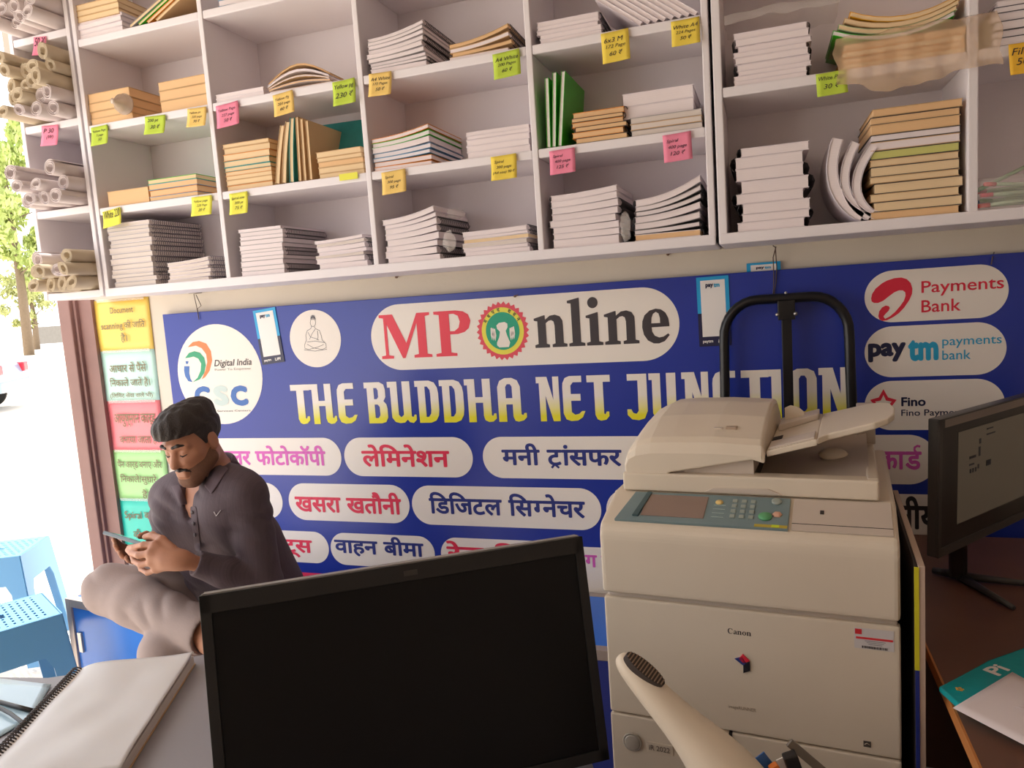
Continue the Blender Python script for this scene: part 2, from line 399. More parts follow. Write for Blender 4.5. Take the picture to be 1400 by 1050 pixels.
def stack(bay, shelfname, z, pl, pr, ptop, n, pages, covers, desc, stackname, coil=None, alt=True, rise=None, amt=.0, jit=.004, dep=.262, yf=.006, unit='notebook', ptop_x=None):
    zs = z+.0136
    x0, x1 = px_x(pl, zs, D+yf), px_x(pr, zs, D+yf)
    zt = at_y(ptop_x if ptop_x else (pl if rise != 'r' else pl), ptop, D+yf)[2]
    w = x1-x0; wts = [random.uniform(.72, 1.28) for _ in range(n)]; tot = sum(wts); cum = 0.0
    jit = max(jit, .006) if coil is not None else jit
    for i in range(n):
        k = amt*(i/(n-1) if n > 1 else 1); T = (zt-zs)*wts[i]/tot; t = T*.975; zb_ = zs+cum; cum += T
        bend = {None: lambda u: 0.0, 'r': (lambda u, k=k: k*u*u), 'l': (lambda u, k=k: k*(1-u)**2), 'c': (lambda u, k=k: k*math.sin(math.pi*u))}[rise]
        cv = covers[i % len(covers)]; pg = pages[i % len(pages)] if isinstance(pages, list) else pages
        sd = (1 if (i//2) % 2 == 0 else -1) if alt else 1
        lab = f'{desc[i % len(desc)] if isinstance(desc, list) else desc}, {ORD[i]} up in {stackname}, {shelfname}, {BAYN[bay]}'
        o = notebook(lab, w-jit*2-(.012 if coil is not None else 0), dep, t, pg, cv, coil, sd, bend, group=f'{stackname}, {shelfname}, {BAYN[bay]}')
        o.location = ((x0+x1)/2+random.uniform(-jit, jit), D+yf+dep/2+random.uniform(0, .006), zb_)
        o.rotation_euler = (0, 0, random.uniform(-.012, .012))
def upright(bay, shelfname, z, px, lean, t, h, pages, cover, lab, dep=.24, yf=.008, curve=0.0):
    zs = z+.0138; x = px_x(px, zs, D+yf)
    o = notebook(f'{lab}, {shelfname}, {BAYN[bay]}', h, dep, t, pages, cover, None, 1, (lambda u: curve*math.sin(math.pi*u)), group=f'books standing on edge, {shelfname}, {BAYN[bay]}', name='book', cat='book')
    # local x runs up the book; lean tips its top (positive: towards +x)
    c, s = math.cos(lean), math.sin(lean)
    ex = Vector((s, 0, c)); ez = Vector((-c, 0, s))
    lift = max(0.0, t*s) if s > 0 else 0.0
    base = Vector((x, D+yf+dep/2, zs+(0 if s > 0 else t*abs(s))*0 + (-t*ez.z if ez.z < 0 else 0)))
    o.matrix_world = Matrix(((ex.x, 0, ez.x, base.x+ex.x*h/2), (0, 1, 0, base.y), (ex.z, 0, ez.z, base.z+ex.z*h/2), (0, 0, 0, 1)))
B0, B1, B2, B3 = 'bottom shelf', 'second shelf', 'third shelf', 'fourth shelf'
R0, R1, R2, R3 = ZR
W, Y, O, G = m_pgw, m_pgy, m_pgo, m_pgg
# first bay
stack(0, B0, R0, 152, 216, 306, 14, G, [m_covgr, m_covw], 'grey newsprint notebook', 'tall stack', m_coilg, alt=False)
stack(0, B0, R0, 226, 290, 360, 6, G, [m_covw], 'grey newsprint notebook', 'short stack', m_coilg, alt=False, rise='r', amt=.01)
stack(0, B1, R1, 145, 203, 262, 1, O, [m_covk], 'thick orange paper block', 'pair of piles')
stack(0, B1, R1, 204, 271, 246, 4, [O, O, O, Y], [m_covb, m_covo, m_covb, m_covg], 'cream notebook, coloured cover', 'low pile', jit=.002)
stack(0, B2, R2, 123, 180, 128, 4, O, [m_covk], 'orange paper book', 'wrapped pile', jit=.001)
stack(0, B2, R2, 218, 284, 112, 3, O, [m_covk], 'orange paper book', 'taller pile', jit=.003)
stack(0, B3, R3, 103, 167, 31, 4, W, [m_covw], 'white notebook', 'plastic wrapped pile', jit=.001, rise='r', amt=.004)
# cream books lying on top of the white pile, and a loose fan of books beside it
zt = at_y(103, 31, D)[2]
xa, xb = px_x(101, zt, D), px_x(160, zt, D)
for i in range(3):
    o = notebook(f'cream book, {ORD[i]} up on the white notebooks, {B3}, {BAYN[0]}', xb-xa, .25, .019, Y, m_covk, group='cream books on top of the white notebooks')
    o.location = ((xa+xb)/2+random.uniform(-.003, .003), D+.01+.125, zt+.0015+i*.0195)
for i, (cv, pg) in enumerate([(m_covgr, Y), (m_covg, Y), (m_covo, Y), (m_covk, Y)]):
    upright(0, B3, R3, 178+i*12, 1.15-.01*i, .0105, .18, pg, cv, f'{["grey", "green", "orange", "kraft"][i]} covered book leaning beside white pile')
# second bay
stack(1, B0, R0, 327, 394, 314, 11, W, [m_covw, m_covgr], 'white spiral notebook', 'tall stack', m_coil, alt=True)
stack(1, B0, R0, 430, 505, 330, 7, [W, W, G], [m_covw], 'white spiral notebook', 'short stack', m_coil, rise='r', amt=.008)
stack(1, B1, R1, 309, 373, 197, 9, Y, [m_covo, m_covk, m_covk, m_covo, m_covt, m_covt], 'cream paged book', 'tall stack', jit=.002)
for i, (px, ln, t) in enumerate([(382, .22, .016), (391, .19, .016), (402, .12, .016), (412, .05, .010), (419, .035, .010), (427, .02, .010)]):
    upright(1, B1, R1, px, ln, t, .205-.008*abs(2.5-i), Y, m_covt if i in (2,) else m_covk, f'cream upright book, {ORD[i]} from the tall stack', curve=.003 if i < 3 else 0)
stack(1, B1, R1, 434, 497, 208, 5, [Y, Y, O], [m_covk], 'cream paged book', 'low stack', jit=.002)
_x = px_x(470, R1+.15, -.09)
o = notebook(f'teal covered book propped behind the low stack, {B1}, {BAYN[1]}', .20, .235, .012, Y, m_covt, name='book', cat='book')
o.rotation_euler = (math.radians(66), 0, .06); o.location = (_x, -.10, R1+.0145+.108)
stack(1, B2, R2, 293, 361, 130, 2, W, [m_covw], 'white notebook', 'thin pair')
stack(1, B2, R2, 366, 452, 114, 5, [W, O, W], [m_covk, m_covw], 'pale sagging notebook', 'curved pile', rise='c', amt=.045, jit=.002)
_z = R3+.0136
o = notebook(f'blue covered notebook lying flat, {B3}, {BAYN[1]}', .21, .262, .02, W, m_covb); o.location = (XS[1]+.17, D+.14, _z); o.rotation_euler = (0, 0, .05)
# third bay
stack(2, B0, R0, 524, 605, 301, 8, W, [m_covw], 'white spiral notebook', 'taller stack', m_coil, rise='r', amt=.028)
stack(2, B0, R0, 628, 727, 318, 6, [W, W, G, Y], [m_covw], 'white spiral notebook', 'shorter stack', m_coil, rise='r', amt=.004)
stack(2, B1, R1, 510, 590, 190, 7, W, [m_covo, m_covo, m_covb, m_covb, m_covw, m_covg], 'bright covered notebook', 'curved stack', rise='r', amt=.022, jit=.002)
stack(2, B1, R1, 638, 726, 181, 5, W, [m_covw], 'white notebook', 'straight stack', jit=.002)
stack(2, B2, R2, 500, 586, 54, 9, W, [m_covw, m_covgr], 'white spiral notebook', 'tall stack', m_coil, rise='r', amt=.026)
stack(2, B2, R2, 610, 702, 62, 4, [W, O], [m_covk], 'pale spiral notebook', 'low stack', m_coil, alt=False, rise='r', amt=.03)
# fourth bay
stack(3, B0, R0, 750, 852, 268, 8, W, [m_covw], 'white spiral notebook', 'straight stack', m_coil, rise='r', amt=.012)
stack(3, B0, R0, 862, 964, 274, 7, [O, W, W, W, W, W, W], [m_covw, m_covd, m_covgr], 'white spiral notebook', 'curved stack', m_coil, rise='r', amt=.05)
for i, (px, ln) in enumerate([(753, .03), (760, .07), (768, .11)]):
    upright(3, B1, R1, px, ln, .0115, .205-.012*(i == 0), W, m_covg, f'bright green upright book, {ORD[i]} from the divider')
stack(3, B1, R1, 779, 861, 155, 6, O, [m_covd, m_covo], 'orange paged notebook', 'stack beside green books', m_coil)
stack(3, B1, R1, 862, 962, 161, 3, G, [m_covgr, m_covk], 'wrapped pale paper block', 'ream pile', jit=.002)
zt = at_y(862, 161, D)[2]; xa, xb = px_x(850, zt, D), px_x(948, zt, D)
for i in range(2):
    o = notebook(f'white paper ream, {["lower", "upper"][i]} of two on pale blocks, {B1}, {BAYN[3]}', xb-xa, .25, .034, W, m_covw, name='paper_ream', cat='paper ream', group='reams on the pale blocks')
    o.location = ((xa+xb)/2, D+.15, zt+.002+i*.0345)
stack(3, B2, R2, 730, 826, 31, 5, W, [m_covw], 'white spiral notebook', 'straight stack', m_coil)
for i in range(8):
    upright(3, B2, R2, 879+i*10.8, -.92, .0115, .155, W, m_covw, f'white notebook leaning on straight stack, {ORD[i]} in row')
# cabinet above the copier
stack(4, 'lower shelf', R0, 1004, 1112, 204, 8, W, [m_covw], 'white spiral notebook', 'white stack', m_coil, jit=.008)
stack(4, 'lower shelf', R0, 1190, 1318, 150, 13, [O, Y, Y, Y, Y, Y, Y, mat('green_pages', '#c9c878', .8), W, W, O, O, O], [m_covk, m_covd], 'cream paged notebook', 'cream stack', None, jit=.005)
for i in range(3):    # three notebooks slumped into the gap, bent like a spring
    r = thing('notebook', f'white slumped notebook, {ORD[i]} from the white stack, lower shelf, {BAYN[4]}', 'notebook', group='slumped notebooks between two stacks')
    xo = px_x(1128, R0, D)+i*.024; zb = R0+.0142; t = .017 if i else .022; hh = .20-.012*i
    path = [(xo+.09*(1-s)**2.2*(1-.08*i)+.035*s**2.5*(1+.5*i), zb+t*.5+hh*(s**1.25)) for s in [k/14 for k in range(15)]]
    A = stroke(path, t); A2 = stroke([(p[0]-t*.56, p[1]) for p in path], .0016)
    mb = MB(); mb.prism(A, D+.01, D+.255, 'y'); mb.build('pages', W, r)
    off = stroke(path, t+.0032); n = len(path)
    for L in (off[:n], off[n:][::-1]):
        mb = MB(); mb.prism(stroke(L, .0012), D+.008, D+.257, 'y'); mb.build('cover', m_covw, r)
stack(4, 'upper shelf', ZU, 1000, 1114, 46, 9, W, [m_covw], 'white spiral notebook', 'white stack under plastic', m_coil, jit=.005)
stack(4, 'upper shelf', ZU, 1150, 1322, 62, 4, [Y, O], [m_covo, m_covk], 'yellow paged notebook', 'bagged yellow pile', None, jit=.004)
stack(5, 'upper shelf', ZU, 1352, 1470, 3, 6, W, [m_covd, m_covw], 'white spiral notebook', 'pile by the bag', m_coil)
# coloured folders on top of the bagged pile
zt = at_y(1150, 62, D)[2]
for i, (cv, nm) in enumerate([(m_covg, 'green'), (mat('pale_green_cover', '#b5c49a', .4), 'pale green'), (m_covk, 'kraft'), (mat('yellow_cover', '#e0a81e', .4), 'yellow')]):
    x0 = px_x(1140+8*i, zt, D); x1 = px_x(1308+3*i, zt, D)
    o = notebook(f'{nm} folder sagging on top of the bagged yellow pile, upper shelf, {BAYN[4]}', x1-x0, .25, .012, Y if i else W, cv, bend=lambda u: .03*(2*u-1)**2, name='folder', cat='folder', group='folders on the bagged pile')
    o.location = ((x0+x1)/2, D+.14, zt+.001+i*.0128)

# ------------------------------------------------------------------ clear plastic bags and wrappers
def plastic(name, tint, rough=.18, op=.35):
    m = bpy.data.materials.new(name); m.use_nodes = True; nt = m.node_tree; out = nt.nodes['Material Output']; pb = nt.nodes['Principled BSDF']
    pb.inputs['Base Color'].default_value = lin(tint); pb.inputs['Roughness'].default_value = rough; pb.inputs['Specular IOR Level'].default_value = .8
    tr = nt.nodes.new('ShaderNodeBsdfTransparent'); mx = nt.nodes.new('ShaderNodeMixShader'); mx.inputs[0].default_value = op
    nt.links.new(tr.outputs[0], mx.inputs[1]); nt.links.new(pb.outputs[0], mx.inputs[2]); nt.links.new(mx.outputs[0], out.inputs['Surface'])
    return m
m_clear = plastic('clear_plastic', '#f2ece8', .12, .22); m_milk = plastic('milky_plastic', '#e9c9a4', .25, .42)
def crumple(fn, amp, scale, nu, nv, name, m, label, cat='plastic bag'):
    def g(u, v):
        p = Vector(fn(u, v)); q = p*scale
        return p + Vector((noise.noise(q), noise.noise(q+Vector((7, 3, 1))), noise.noise(q+Vector((2, 9, 5)))))*amp
    b = MB(); b.grid(g, nu, nv); o = b.build(name, m); return tag(o, label, cat)
def ring_path(pts, u):
    n = len(pts); k = min(u*n, n-1e-6); i = int(k); f = k-i; a, b = pts[i], pts[(i+1) % n]
    return a[0]+(b[0]-a[0])*f, a[1]+(b[1]-a[1])*f
def bag(label, x0, x1, z0, z1, y0, y1, amp, m, droop=0.0, nu=48, nv=14, scale=22):
    # a sleeve around the pile: over the top, down the front with a droop below the shelf lip
    def fn(u, v):
        x = x0+(x1-x0)*u
        prof = [(y1, z1+.004), (y0-.004, z1+.006), (y0-.012, z1-.3*(z1-z0)), (y0-.014, z0), (y0-.016, z0-droop)]
        k = v*(len(prof)-1); i = min(int(k), len(prof)-2); f = k-i
        y = prof[i][0]+(prof[i+1][0]-prof[i][0])*f; z = prof[i][1]+(prof[i+1][1]-prof[i][1])*f
        if y > D-.004: x = min(x, XR[1]-.016) if x0 < XR[1] else x
        if i == 3: z += droop*f*.5*math.cos(u*7)*.5
        return (x, y, z)
    return crumple(fn, amp, scale, nu, nv, 'plastic_bag', m, label)
bag('milky plastic bag around the yellow pile, hanging below the shelf above copier', px_x(1143, 2.0, D), px_x(1366, 2.0, D), ZU+.012, ZU+.088, D, D+.2, .012, m_milk, droop=.055)
bag('clear plastic sheet slipping over the white stack in the cabinet above copier', px_x(992, 2.1, D), px_x(1150, 2.1, D), ZU+.165, ZU+.183, D, D+.2, .012, m_clear, droop=.0)
def tuft(label, c, r, m=m_clear, seed=0):
    def fn(u, v):
        a = 2*math.pi*u; b = math.pi*v
        return (c[0]+r[0]*math.sin(b)*math.cos(a), c[1]+r[1]*math.sin(b)*math.sin(a), c[2]+r[2]*math.cos(b))
    return crumple(fn, min(r)*.55, 60, 24, 14, 'plastic_wrapper', m, label, 'plastic wrapper')
P = at_y(614, 330, D-.012); tuft('crumpled clear plastic tuft between the two stacks on bottom shelf, third bay', P, (.022, .012, .032))
P = at_y(622, 292, D+.06); tuft('clear plastic wrapper bunched on top of taller stack, third bay', (P[0], P[1], P[2]), (.03, .03, .014))
P = at_y(855, 310, D-.006); tuft('crumpled plastic ends between the two stacks on bottom shelf, fourth bay', P, (.014, .012, .04))
# twisted end of the wrapped orange pile
b = MB(); c = at_y(172, 143, D-.004)
b.lathe([(.034, 0), (.036, .008), (.026, .02), (.03, .024), (.016, .034), (.018, .038), (.006, .05), (.010, .056), (.001, .058)], 20, Matrix.Translation(c) @ Matrix.Rotation(math.pi/2, 4, 'X'))
tag(b.build('plastic_wrapper', plastic('twisted_wrapper', '#d9c6b4', .2, .75)), 'twisted plastic wrapper end on the front of the wrapped orange pile', 'plastic wrapper')

# pens in a clear bag, lower cell right of the copier cabinet
pc = ['#d8363c', '#e8565c', '#3c8f34', '#2f6fb0', '#e34a6a', '#57b03a', '#cf3030', '#4a8f3a', '#e06a70', '#3a9a50']
for i in range(10):
    r = thing('ballpoint_pen', f'{["red", "coral", "green", "blue", "pink", "lime", "crimson", "olive green", "salmon", "mint green"][i]} pen in clear bag, lower cell, bay above monitor', 'pen', group='pens in the clear bag')
    x, z = XR[1]+.028+.006*(i % 3), R0+.020+.012*(i//2)
    mb = MB(); mb.cyl((0, 0, 0), (.10, 0, 0), .0045, n=8); mb.build('barrel', mat('pen_barrel', '#b9d0b4', .3), r)
    mb = MB(); mb.cyl((-.026, 0, 0), (.0, 0, 0), .0053, n=8); mb.sphere((-.026, 0, 0), .0053, u=8, v=6); mb.build('pen_cap', mat('pen_cap_%d' % i, pc[i], .3), r)
    r.location = (x+.012, D+.02+.016*(i % 4), z+.006); r.rotation_euler = (0, .05*(i % 3)-.06-(.35 if i == 9 else 0), .25+.1*(i % 3))
bag('clear plastic bag holding coloured pens past the cabinet above copier', XR[1]+.012, XR[1]+.19, R0+.014, R0+.085, D+.012, D+.1, .006, m_clear, nu=20)
# ------------------------------------------------------------------ sticky price notes on the shelf lips
NOTE = {'pink': mat('pink_note', '#ee8aa6', .8), 'green': mat('green_note', '#bcd548', .8), 'yellow': mat('yellow_note', '#eed452', .8), 'gold': mat('gold_note', '#edca74', .8), 'lemon': mat('lemon_note', '#e9e858', .8), 'amber': mat('amber_note', '#eebb3a', .8)}
def sticky(x0, y0, x1, y1, colour, lines, rot, label, yf=D-.006, fold=False):
    P = at_y((x0+x1)/2, (y0+y1)/2, yf); a = at_y(x0, (y0+y1)/2, yf); b = at_y(x1, (y0+y1)/2, yf); c = at_y((x0+x1)/2, y0, yf); d = at_y((x0+x1)/2, y1, yf)
    w, h = b[0]-a[0], c[2]-d[2]
    r = thing('sticky_note', label, 'sticky note', (P[0], yf, P[2]), rot=(0, rot, 0), group='price notes on the shelf edges')
    def fn(u, v): # stuck along the top, curling forward at the bottom
        k = 1-v; return (w*(u-.5), -.001-.012*k*k+.002*math.sin(3*u), h*(v-.5))
    mb = MB(); mb.grid(fn, 6, 8); o = mb.build('paper', NOTE[colour], r)
    md = o.modifiers.new('thick', 'SOLIDIFY'); md.thickness = .0006
    n = len(lines)
    for i, s in enumerate(lines):
        bm = text_mesh(s, shear=.25); q = bounds(bm); asp = (q[1]-q[0])/max(q[3]-q[2], 1e-6)
        hh = h*.62/n*.72; ww = min(w*.86, hh*asp*1.15)
        yc = h*(.5-.26-(.66)*(i)/max(n, 1)); x_ = -w*.42+(w*.84-ww)*(.12 if i == 0 else .5)
        fit_bm(bm, x_, x_+ww, yc-hh/2, yc+hh/2)
        for v in bm.verts:
            k = 1-(v.co.y/h+.5); z = v.co.y; v.co = (v.co.x, -.001-.012*k*k+.002*math.sin(3*(v.co.x/w+.5))-.0012, z)
        me = bpy.data.meshes.new('handwriting'); bm.to_mesh(me); bm.free(); obj('handwriting', me, m_ink, r)
RS = '\u20b9'
for a in [
 (47, 50, 64, 77, 'pink', ['50 30'], .10, 'pink price note on the topmost visible shelf of the roll rack', D-.004),
 (58, 171, 81, 200, 'pink', ['P 30', '(W)'], .06, 'pink price note on the second shelf edge of the roll rack', D-.004),
 (126, 172, 149, 199, 'green', ['Yellow Page', '5 page', '50'], -.03, 'yellow-green price note under the twisted wrapper pile, first bay'),
 (199, 158, 227, 184, 'green', ['200 pt', '30 '+RS], .05, 'yellow-green price note with one large line, beside gold note, first bay'),
 (257, 147, 283, 174, 'gold', ['Yellow pt', '225 page', '70 '+RS], .04, 'gold price note at the divider end, third shelf, first bay'),
 (142, 286, 167, 310, 'lemon', ['White 220'], -.12, 'tilted lemon price note over the tall grey stack, first bay'),
 (263, 268, 291, 295, 'lemon', ['Yellow page', '220 Page', '20 '+RS], 0.0, 'lemon price note below the coloured covers, second shelf, first bay'),
 (297, 141, 328, 174, 'pink', ['Yellow Page', '227 page', '50 '+RS], -.07, 'pink price note under the thin pair of white notebooks, second bay'),
 (375, 126, 403, 158, 'gold', ['Yellow Pg', '220 page', '60 '+RS], -.10, 'pale gold price note under the curved pile, second bay'),
 (456, 109, 487, 144, 'green', ['Yellow pg', '230 '+RS], -.04, 'lime price note at the divider end, third shelf, second bay'),
 (315, 263, 340, 293, 'lemon', ['Spiral size', '200 pt', '75 '+RS], -.02, 'lemon price note under the tall cream stack, second bay'),
 (505, 99, 536, 132, 'gold', ['A4 White', '172 Pages', '50 '+RS], .03, 'gold price note under the tall white stack, third shelf, third bay'),
 (675, 70, 712, 107, 'green', ['A4 White', '200 Pages', '60 '+RS], -.06, 'lime price note reading 200 pages, third shelf, third bay'),
 (523, 233, 556, 265, 'gold', ['Spiral', '300 page', '95 '+RS], -.05, 'gold price note reading 95, second shelf, third bay'),
 (672, 212, 707, 246, 'yellow', ['Spiral', '300 page', '(A4 size) 90 '+RS], -.02, 'yellow price note reading 90, second shelf, third bay'),
 (823, 42, 861, 86, 'yellow', ['6x3 M', '172 Page', '60 '+RS], -.05, 'yellow price note under the leaning white notebooks, fourth bay'),
 (918, 26, 957, 63, 'yellow', ['White A4', '224 Pages', '50 '+RS], -.02, 'yellow price note near the cabinet joint, third shelf, fourth bay'),
 (752, 204, 787, 238, 'pink', ['Spiral', '400 page', '125 '+RS], -.03, 'pink price note reading 125 below the green books, fourth bay'),
 (907, 182, 946, 221, 'pink', ['Spiral', '400 page', '120 '+RS], -.04, 'pink price note reading 120 below the paper reams, fourth bay'),
 (1116, 98, 1158, 131, 'green', ['White Page', '30 '+RS], -.03, 'lime price note beside the milky bag above the copier', D-.006),
 (1379, 58, 1416, 102, 'amber', ['File', '50'], -.02, 'amber price note on the end bay above the monitor', D-.006)]:
    sticky(*a[:8], *(a[8:] if len(a) > 8 else ()))
mb = MB(); P = at_y(464, 242, D-.004); Q = at_y(489, 240, D-.004); mb.box(P[0], Q[0], D-.005, D-.004, P[2]-.012, P[2]+.008); tag(mb.build('paper_strip', NOTE['lemon']), 'blank lemon paper strip on the second shelf edge, second bay', 'sticky note')

# ------------------------------------------------------------------ taped paper sheets beside the door jamb
def place_text(s, parent, m, o, ex, ey, x0, x1, y0, y1, bold=0.0, name='lettering', shear=0.0, lift=.0006):
    bm = text_mesh(s, bold=bold, shear=shear); fit_bm(bm, x0, x1, y0, y1)
    return flat_obj(name, bm, m, parent, basis(Vector(o)+Vector(ex).normalized().cross(Vector(ey).normalized())*lift, ex, ey))
SX0, SX1 = -.385, -.098
sheets = [(1.555, 1.345, '#f2cf62', 'yellow', [('Document', .30, .72, .80, .12), ('scanning \u0915\u0940 \u091c\u093ef\u0924', .1, .9, .50, .2), ('\u0939\u0948\u0964', .44, .56, .26, .2)]),
 (1.345, 1.135, '#bfe6da', 'pale aqua', [('\u0906\u0927\u093e\u0930 \u0938\u0947 \u092a\u0948\u0938\u0947', .16, .84, .68, .2), ('\u093f\u0928\u0915\u093e\u0932\u0947 \u091c\u093e\u0924\u0947 \u0939\u0948\u0964', .14, .88, .38, .2), ('(\u093f\u0932\u093f\u092e\u091f \u0938\u0947\u0935\u093e \u0935\u093e\u0932\u0947 \u092d\u0940)', .12, .9, .12, .13)]),
 (1.135, .925, '#f0838a', 'pink red', [('\u0906\u092f\u0941\u0937\u094d\u092e\u093e\u0928 \u0915\u093e\u0930\u094d\u0921', .14, .9, .62, .26), ('\u092c\u0928\u093e\u092f\u093e \u091c\u093e\u0924\u093e \u0939\u0948\u0964', .2, .92, .24, .22)]),
 (.925, .715, '#a9dc92', 'leaf green', [('\u092a\u0948\u0928 \u0915\u093e\u0930\u094d\u0921 \u092c\u0928\u093e\u090f \u0914\u0930', .1, .92, .72, .22), ('\u093f\u0928\u0915\u093e\u0932\u0947/\u0938\u0941\u0927\u093e\u0930\u0947', .12, .8, .42, .22), ('\u0939\u0948\u0964', .5, .64, .12, .2)]),
 (.715, .505, '#35c9b4', 'teal', [('Spiral \u092c\u093e\u0907\u0902\u093f\u0921\u0902\u0917', .12, .9, .68, .24), ('\u0915\u0940 \u091c\u093e\u0924\u0940 \u0939\u0948\u0964', .24, .82, .28, .22)])]
m_sheetink = mat('sheet_print', '#82775c', .8)
for z1, z0, colr, nm, lines in sheets:
    r = thing('paper_sheet', f'{nm} printed paper sheet taped in the column of sheets beside the door jamb', 'paper sheet', (0, 0, 0), group='coloured sheets beside the door jamb')
    dz = .013*math.sin(z1*5); mb = MB()
    mb.grid(lambda u, v: (SX0+(SX1-SX0)*u-(1.555-z0-(z1-z0)*v)*.012, -.004-.003*math.sin(u*5+z1*9)*math.sin(v*3), z0+.002+(z1-z0)*v), 10, 6)
    o = mb.build('paper', mat('sheet_'+nm.replace(' ', '_'), colr, .35, var=.06, vscale=14), r); md = o.modifiers.new('thick', 'SOLIDIFY'); md.thickness = .0008
    w, h = SX1-SX0, z1-z0
    for s, a, b_, yy, hh in lines:
        s = s.replace('f\u0924', '\u093f\u0924')
        off = -(1.555-z0-h*yy)*.012
        place_text(s, r, m_sheetink, (SX0+off, -.0092, z0), (1, 0, 0), (0, 0, 1), w*a, w*b_, h*(yy-hh/2), h*(yy+hh/2), bold=.012)
    mb = MB(); mb.box(SX0+.02-(1.555-z1)*.012, SX1-.02-(1.555-z1)*.012, -.0095, -.009, z1-.006, z1+.006); mb.build('clear_tape', m_clear, r)
# ------------------------------------------------------------------ the printed banner
YB = -.025
def bp(px, py): P = at_y(px, py, YB); return (P[0], P[2])
def zp(ox, oy, f, pts): return [bp(ox+x/f, oy+y/f) for x, y in pts]
BM = basis((0, YB, 0), (1, 0, 0), (0, 0, 1))
def on_banner(name, loops, m, parent, lift): return flat_obj(name, fill_loops(loops), m, parent, BM @ Matrix.Translation((0, 0, lift)))
def words(s, parent, m, x0, x1, z0, z1, bold=0.0, shear=0.0, lift=.0016, name='lettering', bm=None):
    bm = text_mesh(s, bold=bold, shear=shear) if bm is None else bm
    fit_bm(bm, x0, x1, z0, z1); return flat_obj(name, bm, m, parent, BM @ Matrix.Translation((0, 0, lift)))
m_banner = mat('blue_flex_print', '#1f3599', .30, var=.05, vscale=1.5, spec=.5)
m_white = mat('white_flex_print', '#eee6dc', .45)
m_red = mat('red_print', '#e0264c', .5); m_mag = mat('magenta_print', '#d85cb8', .5); m_navy = mat('navy_print', '#1b2a7c', .5); m_redm = mat('mp_red_print', '#e63a4e', .5)
m_char = mat('charcoal_print', '#383034', .5); m_pink = mat('pink_red_stripe', '#e8345e', .5)
ban = thing('banner', 'large blue printed shop banner with white name ovals hung below the pigeonholes', 'banner', (0, 0, 0))
BX0, BX1, BZ0, BZ1 = -.018, 3.03, .262, 1.482
mb = MB(); mb.box(BX0, BX1, YB, -.012, BZ0, BZ1, bev=.002); mb.build('sheet', m_banner, ban)
on_banner('red_stripe', [[(BX0+.004, BZ0+.004), (1.62, BZ0+.004), (1.62, .447), (BX0+.004, .447)]], m_pink, ban, .0006)
on_banner('white_strip', [[(1.62, BZ0+.004), (BX1-.004, BZ0+.004), (BX1-.004, .600), (1.62, .600)]], m_white, ban, .0006)
def oval(x0, x1, z0, z1, r=None): return on_banner('name_oval', [pill(x0, x1, z0, z1, r=r)], m_white, ban, .0008)
def bx(px, py): return bp(px, py)[0]
def bz(px, py): return bp(px, py)[1]
R1T, R1B, R2T, R2B, R3T, R3B = .9806, .835, .8037, .6587, .6135, .4876
